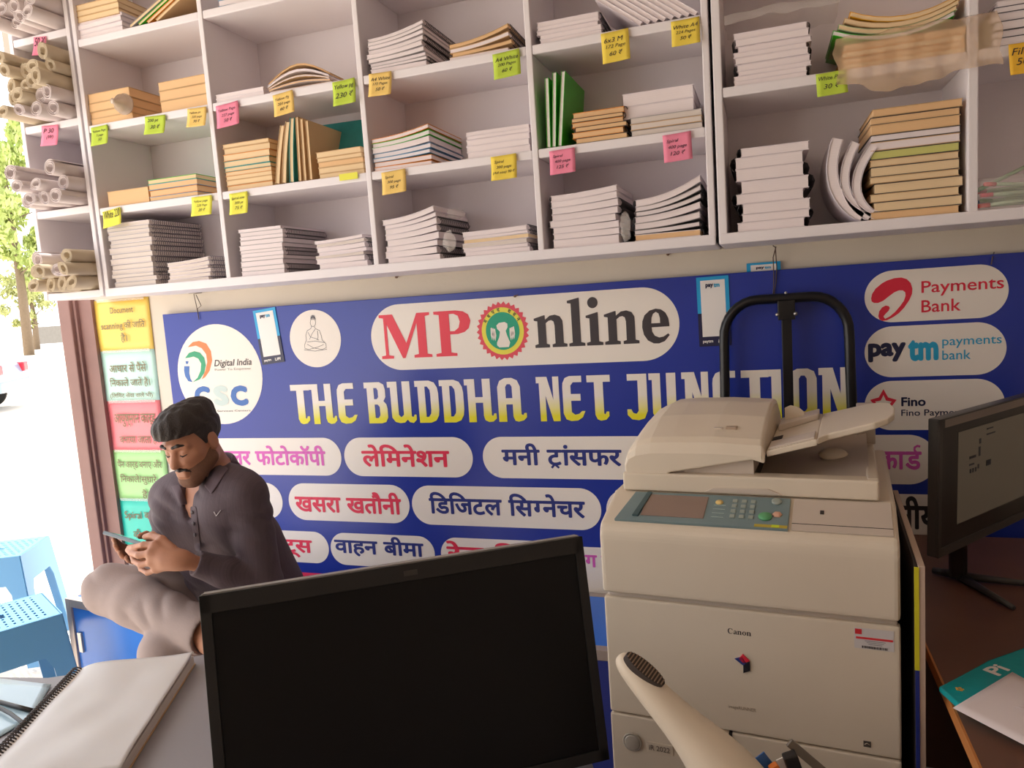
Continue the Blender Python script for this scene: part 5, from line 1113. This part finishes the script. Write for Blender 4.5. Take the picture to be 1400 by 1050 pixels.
def cone(F, a, b, ra, rb=None, k=.012, op='add', sq=None):
    """tapered limb from a to b; sq = (direction, factor) flattens it"""
    rb = ra if rb is None else rb; a = np.array(a, float); b = np.array(b, float); ab = b-a; L2 = max(ab@ab, 1e-9); R = max(ra, rb)
    def fn(X, Y, Z):
        px, py, pz = X-a[0], Y-a[1], Z-a[2]; t = np.clip((px*ab[0]+py*ab[1]+pz*ab[2])/L2, 0, 1)
        qx, qy, qz = px-t*ab[0], py-t*ab[1], pz-t*ab[2]
        if sq is not None:
            n, f = sq; w = qx*n[0]+qy*n[1]+qz*n[2]; qx, qy, qz = qx+n[0]*w*(f-1), qy+n[1]*w*(f-1), qz+n[2]*w*(f-1)
        return np.sqrt(qx*qx+qy*qy+qz*qz)-(ra+(rb-ra)*t)
    F.put(fn, np.minimum(a, b)-R*1.1, np.maximum(a, b)+R*1.1, k, op)
def ell(F, c, r, fr=None, k=.012, op='add'):
    c = np.array(c, float); fr = np.eye(3) if fr is None else np.array(fr); R = max(r)
    def fn(X, Y, Z):
        px, py, pz = X-c[0], Y-c[1], Z-c[2]; q = [(px*e[0]+py*e[1]+pz*e[2]) for e in fr]
        k0 = np.sqrt(sum((q[i]/r[i])**2 for i in range(3))); k1 = np.sqrt(sum((q[i]/r[i]**2)**2 for i in range(3)))+1e-6
        return k0*(k0-1)/k1
    F.put(fn, c-R, c+R, k, op)
# --- skeleton (world)
HY, HP, HR = math.radians(-2), math.radians(20), math.radians(2)
hf = np.array([math.sin(HY)*math.cos(HP), -math.cos(HY)*math.cos(HP), -math.sin(HP)]); hl0 = np.array([math.cos(HY), math.sin(HY), 0]); hu0 = np.cross(hf, hl0)
hl = math.cos(HR)*hl0+math.sin(HR)*hu0; hu = -math.sin(HR)*hl0+math.cos(HR)*hu0; HS = .80
HC = at_d(263, 605, 2.04)
def H(x, y, z): return HC+HS*(hl*x+hf*y+hu*z)
HF = [hl, hf, hu]
sL, sR = np.array([.895, -.765, .968]), np.array([.575, -.700, .940])
NB = (sL+sR)/2+np.array([0, .03, .066])
eL, wL = np.array([.925, -.765, .722]), at_d(255, 767, 1.94)
eR, wR = np.array([.465, -.62, .735]), at_d(205, 754, 2.16)
pel = np.array([.735, -.60, .60]); hpL, hpR = pel+[.095, -.025, 0], pel+[-.09, .02, 0]
kR = np.array([.388, -.785, .675]); kL = np.array([.655, -.864, .545]); aR = np.array([.775, -.850, .607]); aL = np.array([.60, -.80, .10])
mid = (sL+sR)/2
m_skin = mat('brown_skin', '#b07b60', .5, var=.06, vscale=40, bump=.06, bscale=400)
m_shirt = mat('dark_plum_shirt', '#54464e', .75, stripes=(0, 210, .30), bump=.2, bscale=120)
m_trous = mat('taupe_trousers', '#a3938f', .8, var=.05, vscale=30, bump=.15, bscale=180)
m_hair = mat('dark_brown_hair', '#2c2422', .6, var=.3, vscale=120, bump=.5, bscale=220)
person = thing('person', 'person in a dark plum shirt sitting with crossed leg, looking down at a phone', 'person', (0, 0, 0))
def wr(F, amp, f=38, seed=0):
    sl, (X, Y, Z) = F.region(F.lo, F.lo+F.v*(F.n-1))
    w = 1-2*np.abs(np.sin(.5*f*(X*.8+Y*.5+Z*1.1)+1.1*np.sin(17*X+seed)+1.0*np.sin(19*Z+1.3*seed)))
    w = w*np.clip(.25+.9*np.sin(f*.31*(Z-X*.6+Y*.4)+seed+1.5*np.sin(13*Y)), 0, 1)
    F.a += (amp*w).astype(np.float32)
def torso(F, d, k=.04):
    for s, off in ((1, sL), (-1, sR)):
        top = off*.62+mid*.38-np.array([0, 0, .035]); bot = pel+np.array([.075*s, 0, .03])
        cone(F, top, bot, .088+d, .100+d, k)
    cone(F, sL-[.02, 0, .012], sR-[-.02, 0, .012], .056+d, .055+d, k)
    for s_ in (sL, sR): cone(F, NB-[0, 0, .012], s_*.82+NB*.18+np.array([0, .008, .010]), .046+d, .046+d, k)
    cone(F, mid-[0, -.03, .03], pel+[0, .02, 0], .095+d, .108+d, k)
    cone(F, NB-[0, 0, .02], mid+[0, .02, -.06], .052+d, .085+d, k)
def arms(F, d, hand=True, k=.014):
    for s_, e_, w_ in ((sL, eL, wL), (sR, eR, wR)):
        cone(F, s_, e_, .058+d, .045+d, k); cone(F, e_, e_*.45+w_*.55, .045+d, .038+d, k); cone(F, e_*.45+w_*.55, w_, .038+d, .027+d*(1 if hand else 1), k)
def legs(F, d, k=.03, lo=0.0):
    ell(F, pel+[0, .02, -.01], (.165+d, .13+d, .11+d), k=k)
    for h_, k_, a_ in ((hpR, kR, aR), (hpL, kL, aL)):
        cone(F, h_, k_, .086+d, .062+d+lo*.5, k); c = k_*.68+a_*.32
        cone(F, k_, c, .062+d+lo*.5, .056+d+lo, k); cone(F, c, a_, .056+d+lo, .038+d+lo*1.6, k)
VB = .0034
B = Field((.28, -1.10, 0.0), (1.10, -.32, 1.30), VB)
# head
ell(B, H(0, -.018, .042), np.array((.076, .096, .086))*HS, HF, .02); ell(B, H(0, .028, -.030), np.array((.060, .062, .080))*HS, HF, .03)
for s in (-1, 1):
    cone(B, H(.056*s, -.002, -.055), H(.018*s, .062, -.098), .018, .017, .03); cone(B, H(.050*s, .048, -.010), H(.028*s, .074, -.022), .016, .014, .02)
    cone(B, H(.014*s, .086, .034), H(.048*s, .070, .030), .010, .009, .014)
cone(B, H(-.012, .074, -.104), H(.012, .074, -.104), .016, .016, .02)
cone(B, H(0, .080, .018), H(0, .104, -.026), .0085, .0125, .010)
for s in (-1, 1): ell(B, H(.033*s, .092, .008), np.array((.017, .014, .011))*HS, HF, .008, 'cut')
for s in (-1, 1):
    ell(B, H(.0325*s, .073, .006), np.array((.0145, .0135, .0105))*HS, HF, .004); ell(B, H(.0125*s, .092, -.031), np.array((.008, .010, .007))*HS, HF, .006)
    ell(B, H(.080*s, -.014, .0), np.array((.0085, .021, .034))*HS, [hl*.9+hf*.3*s*0+hl*.0, hf, hu], .006); ell(B, H(.090*s, -.010, .004), np.array((.006, .010, .018))*HS, HF, .004, 'cut')
cone(B, H(-.016, .090, -.060), H(.016, .090, -.060), .0072, k=.006); cone(B, H(-.014, .090, -.072), H(.014, .090, -.072), .0085, k=.006)
cone(B, H(-.02, .099, -.0655), H(.02, .099, -.0655), .002, k=.003, op='cut')
cone(B, H(0, -.030, -.060), NB+[0, .015, -.02], .045, .052, .022)
torso(B, -.010); arms(B, -.010); legs(B, -.010)
for a_, dr_ in ((aR, np.array([.9, -.25, -.25])), (aL, np.array([-.25, -.9, -.12]))):
    dr_ = dr_/np.linalg.norm(dr_); cone(B, a_, a_+dr_*.06, .036, .034, .02); cone(B, a_+dr_*.03-[0, 0, .025], a_+dr_*.17-[0, 0, .03], .030, .022, .02, sq=((0, 0, 1), 1.25))
# hands: palm, four fingers of their own lengths and a thumb each
def hand(wrist, palm, fingers, thumb):
    w_ = np.array(at_d(*wrist)) if len(wrist) == 3 else wrist
    kn = [np.array(at_d(*f[0])) for f in fingers]; c = sum(kn)/4
    for q in kn: cone(B, w_*.75+c*.25, q, .019, .0125, .016)
    cone(B, w_, (w_+c)/2, .025, .024, .016)
    for f, r in zip(fingers, (.0088, .0092, .0088, .0076)):
        P = [np.array(at_d(*p)) for p in f]
        for i in range(3): cone(B, P[i], P[i+1], r*(1.12-.09*i), r*(1.03-.09*i), .0035)
    P = [np.array(at_d(*p)) for p in thumb]
    for i in range(len(P)-1): cone(B, P[i], P[i+1], .0125-.0012*i, .0113-.0012*i, .006)
hand((250, 766, 1.94), None, [[(212, 745, 1.945), (196, 745, 1.95), (184, 748, 1.975), (177, 748, 2.0)], [(206, 756, 1.93), (190, 759, 1.94), (180, 756, 1.975), (175, 752, 2.005)],
     [(207, 768, 1.935), (193, 772, 1.95), (184, 767, 1.985), (181, 760, 2.01)], [(214, 778, 1.945), (202, 783, 1.96), (193, 778, 1.99), (190, 771, 2.01)]],
     [(236, 751, 1.945), (221, 738, 1.96), (208, 732, 1.985), (199, 734, 2.0)])
hand((204, 754, 2.15), None, [[(182, 752, 2.12), (170, 748, 2.10), (161, 743, 2.075), (156, 738, 2.055)], [(184, 757, 2.125), (171, 756, 2.10), (162, 751, 2.075), (158, 745, 2.05)],
     [(187, 762, 2.13), (176, 763, 2.105), (168, 760, 2.08), (164, 755, 2.055)], [(191, 766, 2.135), (182, 768, 2.11), (176, 766, 2.09), (173, 762, 2.065)]],
     [(206, 747, 2.13), (206, 737, 2.10), (200, 731, 2.07), (192, 733, 2.05)])
body = B.mesh('body', m_skin, person); del B
# --- shirt: torso and sleeves, open at the throat
S = Field((.30, -1.00, .50), (1.10, -.34, 1.16), .0042)
torso(S, .002); arms(S, .003)
wr(S, .0040, 85, .4)
for e_, w_ in ((eL, wL), (eR, wR)):            # sleeves stop at the wrist
    d = (w_-e_)/np.linalg.norm(w_-e_); c = e_+d*(np.linalg.norm(w_-e_)-.028)
    S.put(lambda X, Y, Z, c=c, d=d: -((X-c[0])*d[0]+(Y-c[1])*d[1]+(Z-c[2])*d[2]), c-.07, c+.09, .003, 'cut') if False else cone(S, c+d*.06, c+d*.20, .062, .08, .003, 'cut')
fd = np.array([-.10, -.99, 0.])                   # chest forward
th = H(0, .02, -.13); vb = mid+fd*.10+np.array([.008, 0, -.085])
nk = NB+[0, .012, .03]
cone(S, nk+[0, 0, -.035], nk+[0, 0, .08], .055, .075, .006, 'cut')
for t in np.linspace(0, 1, 7):                    # V opening down the chest
    p = (NB+fd*.065+[0, 0, .0])*(1-t)+vb*t; cone(S, p, p+fd*.09+[0, 0, .03], .034*(1-t)+.004, .044*(1-t)+.006, .006, 'cut')
shirt = S.mesh('shirt', m_shirt, person); del S
# collar: a band standing round the neck with two turned-down points
def strip(name, rows, m, parent, th=.003):
    mb = MB(); nu, nv = len(rows)-1, len(rows[0])-1; mb.grid(lambda u, v: tuple(rows[int(round(u*nu))][int(round(v*nv))]), nu, nv); o = mb.build(name, m, parent)
    md = o.modifiers.new('thick', 'SOLIDIFY'); md.thickness = th; md.offset = 0; sb = o.modifiers.new('soft', 'SUBSURF'); sb.levels = 1; sb.render_levels = 2; return o
rt_ = np.cross([0, 0, 1], fd)*1.0; lf = -rt_ if rt_[0] < 0 else rt_
def ring(a, r, z): return NB+np.array([0, .010, .012])+lf*(r*math.sin(a))+(-fd)*(r*.95*math.cos(a))+np.array([0, 0, z])
rows = []
for k in range(25):
    a = math.radians(-150+300*k/24); fr = abs(a)/math.radians(150); dz = -.050*fr**2
    rows.append([ring(a, .058, .000+dz), ring(a, .053, .024+dz*1.1), ring(a, .058, .032+dz*1.1), ring(a, .070, .016+dz*1.2), ring(a, .082+.016*fr**3, -.008+dz*1.35-.026*fr**4)])
from mathutils.bvhtree import BVHTree
_bm = bmesh.new(); _bm.from_mesh(shirt.data); bvh = BVHTree.FromBMesh(_bm); _bm.free()
for r_ in rows:
    for j, lift in ((3, .013), (4, .0055)):
        loc, nor, _, _ = bvh.find_nearest(Vector(r_[j])); r_[j] = np.array(loc+nor*lift)
strip('collar', rows, mat('collar_cloth', '#5a4b54', .75, stripes=(0, 210, .2)), shirt)
from mathutils import Vector as V_
def on_shirt(px, py, lift):
    d = V_(ray(px, py)).normalized(); loc, nor, _, dist = bvh.ray_cast(V_(CAM), d)
    if loc is None: loc, nor, _, _ = bvh.find_nearest(V_(at_d(px, py, 2.0)))
    return np.array(loc - d*lift)
def flap(name, A, B, C_, D_, lift=.007):
    rows = [[on_shirt(*[(A[k]*(1-u)+B[k]*u)*(1-v)+(D_[k]*(1-u)+C_[k]*u)*v for k in (0, 1)], lift*(1-.35*u)) for v in np.linspace(0, 1, 7)] for u in np.linspace(0, 1, 7)]
    return strip(name, rows, MATS['collar_cloth'], shirt, .004)
flap('collar_point', (292, 632), (313, 640), (289, 676), (279, 664)); flap('collar_point', (246, 662), (234, 664), (247, 690), (257, 690))
# placket, buttons, pocket mark
pk_ = [on_shirt(264+7*t, 692+62*t, .003) for t in np.linspace(0, 1, 9)]
strip('placket', [[on_shirt(259.5+7*t, 692+62*t, .002), on_shirt(264+7*t, 692+62*t, .0035), on_shirt(268.5+7*t, 692+62*t, .003)] for t in np.linspace(0, 1, 9)], m_shirt, shirt, .0035)
for p in pk_[1::2]:
    mb = MB(); mb.lathe([(.0055, 0), (.005, .002), (.001, .002)], 14, basis(p+fd*.005, lf, (0, 0, 1))); mb.build('button', mat('shirt_button', '#4a4046', .4), shirt)
for a_, b_ in (((292.5, 699.5), (295.5, 705.5)), ((295.5, 705.5), (302, 697.5))):
    mb = MB(); mb.tube([on_shirt(a_[0]*(1-t)+b_[0]*t, a_[1]*(1-t)+b_[1]*t, .002) for t in (0, .5, 1)], .0011, n=6); mb.build('chest_mark', mat('thread_white', '#cfc6cc', .6), shirt)
# --- trousers
T = Field((.26, -1.06, .10), (1.06, -.32, .76), .0042)
legs(T, .004, .016, .011); wr(T, .0030, 80, 1.7)
d = (aR-kR)/np.linalg.norm(aR-kR); cone(T, aR+d*.065, aR+d*.20, .07, .09, .003, 'cut'); cone(T, pel+[0, .03, .17], pel+[0, .03, .40], .14, .2, .004, 'cut')
T.mesh('trousers', m_trous, person); del T
# --- hair, brows, moustache and stubble follow the skull
def shell(name, m, region, d, vox=.0026, lo=(-.13, -.16, -.14), hi=(.13, .17, .17), k=.006):
    c = [H(x, y, z) for x in (lo[0], hi[0]) for y in (lo[1], hi[1]) for z in (lo[2], hi[2])]
    F = Field(np.min(c, 0), np.max(c, 0), vox); region(F, d); return F.mesh(name, m, person)
def headish(F, d):
    ell(F, H(0, -.018, .042), np.array((.076, .096, .086))*HS+d, HF, .02); ell(F, H(0, .028, -.030), np.array((.060, .062, .080))*HS+d, HF, .03)
    for s in (-1, 1): cone(F, H(.056*s, -.002, -.055), H(.018*s, .062, -.098), .018+d, .017+d, .03)
    cone(F, H(-.012, .074, -.104), H(.012, .074, -.104), .016+d, .016+d, .02)
def localcut(F, fn, k=.004):
    sl, (X, Y, Z) = F.region(F.lo, F.lo+F.v*(F.n-1)); q = [((X-HC[0])*e[0]+(Y-HC[1])*e[1]+(Z-HC[2])*e[2])/HS for e in HF]
    F.a = np.maximum(F.a, fn(*q).astype(np.float32))
def hair(F, d):
    ell(F, H(0, -.020, .046), np.array((.080, .100, .088))*HS+.004, HF, .02)
    ell(F, H(-.004, .022, .088), np.array((.066, .074, .050))*HS+.004, HF, .02); ell(F, H(-.012, .070, .082), np.array((.048, .034, .032))*HS, HF, .02); ell(F, H(.02, -.06, .10), np.array((.05, .05, .035))*HS, HF, .02)
    sl, (X, Y, Z) = F.region(F.lo, F.lo+F.v*(F.n-1)); q = [((X-HC[0])*e[0]+(Y-HC[1])*e[1]+(Z-HC[2])*e[2])/HS for e in HF]
    F.a += (.0022*np.sin(210*q[0]+60*q[1]+3*np.sin(50*q[2]))*np.sin(95*q[1]+40*q[2])).astype(np.float32)
    # hairline: high over the forehead, falling past the temple to the nape
    def line(x, y, z):
        z0 = np.where(y > .035, .058+.10*(y-.035)-.10*np.abs(x)*0, np.where(y > .005, .058-(.035-y)*2.4, np.where(y > -.045, -.014+np.abs(y+.02)*.3, -.012-( -.045-y)*.95)))
        return (z0-z)*.8
    localcut(F, line)
shell('hair', m_hair, hair, .0)
def brow(s):
    def g(F, d):
        cone(F, H(.014*s, .0955, .036), H(.034*s, .0900, .0405), .0042, .0045, .004); cone(F, H(.034*s, .0900, .0405), H(.054*s, .0735, .033), .0045, .0022, .004)
    return g
for s in (-1, 1): shell('eyebrow', m_hair, brow(s), 0, .0018, lo=(-.08, .03, .0), hi=(.08, .13, .07))
def mous(F, d):
    for s in (-1, 1): cone(F, H(0, .0955, -.050), H(.020*s, .0885, -.054), .0050, .0042, .004); cone(F, H(.020*s, .0885, -.054), H(.031*s, .078, -.066), .0042, .0025, .004)
shell('moustache', m_hair, mous, 0, .0018, lo=(-.07, .04, -.10), hi=(.07, .13, -.02))
for s in (-1, 1):
    def lash(F, d, s=s): cone(F, H(.019*s, .0845, .0005), H(.0325*s, .0875, -.0025), .0016, .0018, .002); cone(F, H(.0325*s, .0875, -.0025), H(.046*s, .080, .001), .0018, .0014, .002)
    shell('eyelash', m_hair, lash, 0, .0012, lo=(-.07, .05, -.03), hi=(.07, .12, .03))
def beard(F, d):
    headish(F, .0012)
    localcut(F, lambda x, y, z: np.maximum(z+.040+.9*np.maximum(0, .045-y)*(-.6), np.where((np.abs(x) < .024) & (z > -.083), .01, -.01)))
    localcut(F, lambda x, y, z: -.012-y)
m_beard = mat('short_beard', '#74513f', .8, var=.3, vscale=300)
shell('beard', m_beard, beard, 0, .0024)
rebase(person, (.70, -.62, 0))
# --- the phone
ph = thing('mobile_phone', 'dark grey mobile phone held in both hands by the seated person', 'phone')
pa, pb2 = Vector(at_d(154, 731, 2.075)), Vector(at_d(216, 750, 2.015)); ex = (pb2-pa); Lp = ex.length
fc = Vector(H(0, .09, .0)); mm = (pa+pb2)/2; vw = (Vector(CAM)-mm).normalized(); nn = vw.cross(ex.normalized()); nn = -nn if nn.z < 0 else nn; nn = (nn+vw*.04).normalized(); nn = (nn-ex.normalized()*nn.dot(ex.normalized())).normalized()
ey = nn.cross(ex.normalized()); ph.matrix_world = basis(pa, ex, ey)
mb = MB(); mb.box(0, Lp, -.036, .036, -.005, .005, bev=.003, seg=3); mb.build('casing', mat('phone_grey', '#6c7478', .3, metal=.3), ph)
mb = MB(); mb.box(.004, Lp-.004, -.033, .033, .004, .0052); mb.build('screen', mat('phone_glass', '#141518', .08), ph)
mb = MB(); mb.box(.012, .035, .008, .03, -.0062, -.004, bev=.001); mb.build('camera_bump', m_blk_plastic, ph)
# ------------------------------------------------------------------ outside the doorway
m_leaf = mat('sunlit_leaf', '#b9c77a', .6, var=.4, vscale=3); m_leaf2 = mat('olive_leaf', '#a8ad72', .6, var=.4, vscale=3); m_trunk = mat('tree_bark', '#7a6a58', .9, var=.2, vscale=10)
def tree(label, base, h, r, n, m, seed, k_=1.0):
    rnd = random.Random(seed); t = thing('tree', label, 'tree', base, group='trees along the street')
    mb = MB(); mb.tube([(0, 0, 0), (.08, .05, h*.3), (-.05, .1, h*.6), (.05, 0, h*.9)], [.16*k_*.6, .13*k_*.6, .09*k_*.6, .03*k_*.6], n=8)
    for k in range(7):
        a = k*2.4; z = h*(.35+.08*k); mb.tube([(0, 0, z), (r*.4*math.cos(a), r*.4*math.sin(a), z+.5), (r*.8*math.cos(a), r*.8*math.sin(a), z+.8)], [.06, .04, .015], n=6)
    mb.build('trunk', m_trunk, t)
    bm = bmesh.new(); cl = [(rnd.gauss(0, r*.45), rnd.gauss(0, r*.45), h*(.30+.7*rnd.random()), r*(.22+.25*rnd.random())) for _ in range(34)]
    for i in range(n):
        cx, cy, cz, cr = rnd.choice(cl); v = Vector((rnd.gauss(0, 1), rnd.gauss(0, 1), rnd.gauss(0, .8))).normalized()*cr*rnd.random()**.5; c = Vector((cx, cy, cz))+v
        s = (.05+.06*rnd.random())*k_; q = Euler((rnd.random()*6, rnd.random()*6, rnd.random()*6)).to_matrix()
        bm.faces.new([bm.verts.new(c+q @ Vector(p)*s) for p in ((-1, 0, 0), (0, -.45, .1), (1, 0, 0), (0, .45, .1))])
    me = bpy.data.meshes.new('foliage'); bm.to_mesh(me); bm.free(); obj('foliage', me, m, t)
P = at_d(14, 300, 46); tree('light green leafy tree across the street, in line with the roll rack', (P[0], P[1], -.02), 14, 2.4, 5200, m_leaf, 1, 3.2)
P = at_d(-120, 300, 40); tree('taller olive green tree at the edge of the street view', (P[0], P[1], -.02), 17, 2.6, 4200, m_leaf2, 2, 3.2)
P = at_d(40, 400, 60); tree('pale low tree far behind the leafy tree', (P[0], P[1], -.02), 7, 1.6, 2000, m_leaf2, 3, 2.6)
# parked car, only its rear end shows
cr = at_z(24, 557, 0.0); cdir = Vector((-RT[0], -RT[1], 0)).normalized()*1.0
car = thing('car', 'pale blue car parked across the street, only its rear end in view', 'car', (cr[0], cr[1], -.02), math.atan2(cdir.y, cdir.x)+.25)
m_car = mat('car_paint', '#7f93ab', .25, coat=.6); m_tyre = mat('tyre_rubber', '#2b2a2a', .8)
prof = [(0, .38), (-.02, .6), (.06, .86), (.35, .98), (.75, 1.38), (1.1, 1.46), (2.1, 1.46), (2.7, 1.02), (3.7, .88), (3.95, .6), (3.95, .35), (.3, .30)]
mb = MB(); mb.prism(prof, -.80, .80, 'y', bev=.05, seg=3); mb.build('body', m_car, car)
for s in (-.806, .806):
    mb = MB(); mb.prism([(.55, 1.0), (.85, 1.36), (1.2, 1.40), (2.05, 1.40), (2.55, 1.03)], s-.004, s+.004, 'y'); mb.build('window', mat('car_glass', '#3c434a', .1), car)
    for x in (.75, 3.15):
        mb = MB(); mb.cyl((x, s-.06, .30), (x, s+.02, .30), .30, n=24); w = mb.build('wheel', m_tyre, car)
        mb = MB(); mb.cyl((x, s*1.0-.065 if s < 0 else s, .30), (x, s-.06 if s < 0 else s+.026, .30), .17, n=20); mb.build('hub_cap', m_chrome, w)
    mb = MB(); mb.box(-.035, .16, s*.78-.12, s*.78+.12, .70, .88, bev=.03); mb.build('tail_lamp', mat('tail_lamp_red', '#c4283a', .25), car)
mb = MB(); mb.prism([(.40, 1.0), (.78, 1.37), (.80, 1.355), (.43, .985)], -.66, .66, 'y'); mb.build('rear_window', mat('car_glass', '#3c434a', .1), car)
mb = MB(); mb.box(-.06, .06, -.78, .78, .36, .56, bev=.04); mb.build('bumper', m_car, car)
# heap of rubble and a low wall far off
P = at_d(70, 462, 85.0)
mb = MB(); mb.box(P[0]-1.7, P[0]+1.5, P[1]-.6, P[1]+.6, -.03, 1.9); tag(mb.build('grey_wall', mat('outside_wall', '#8c8478', .9, var=.15, vscale=4)), 'low grey-brown masonry wall far across the street', 'garden wall')
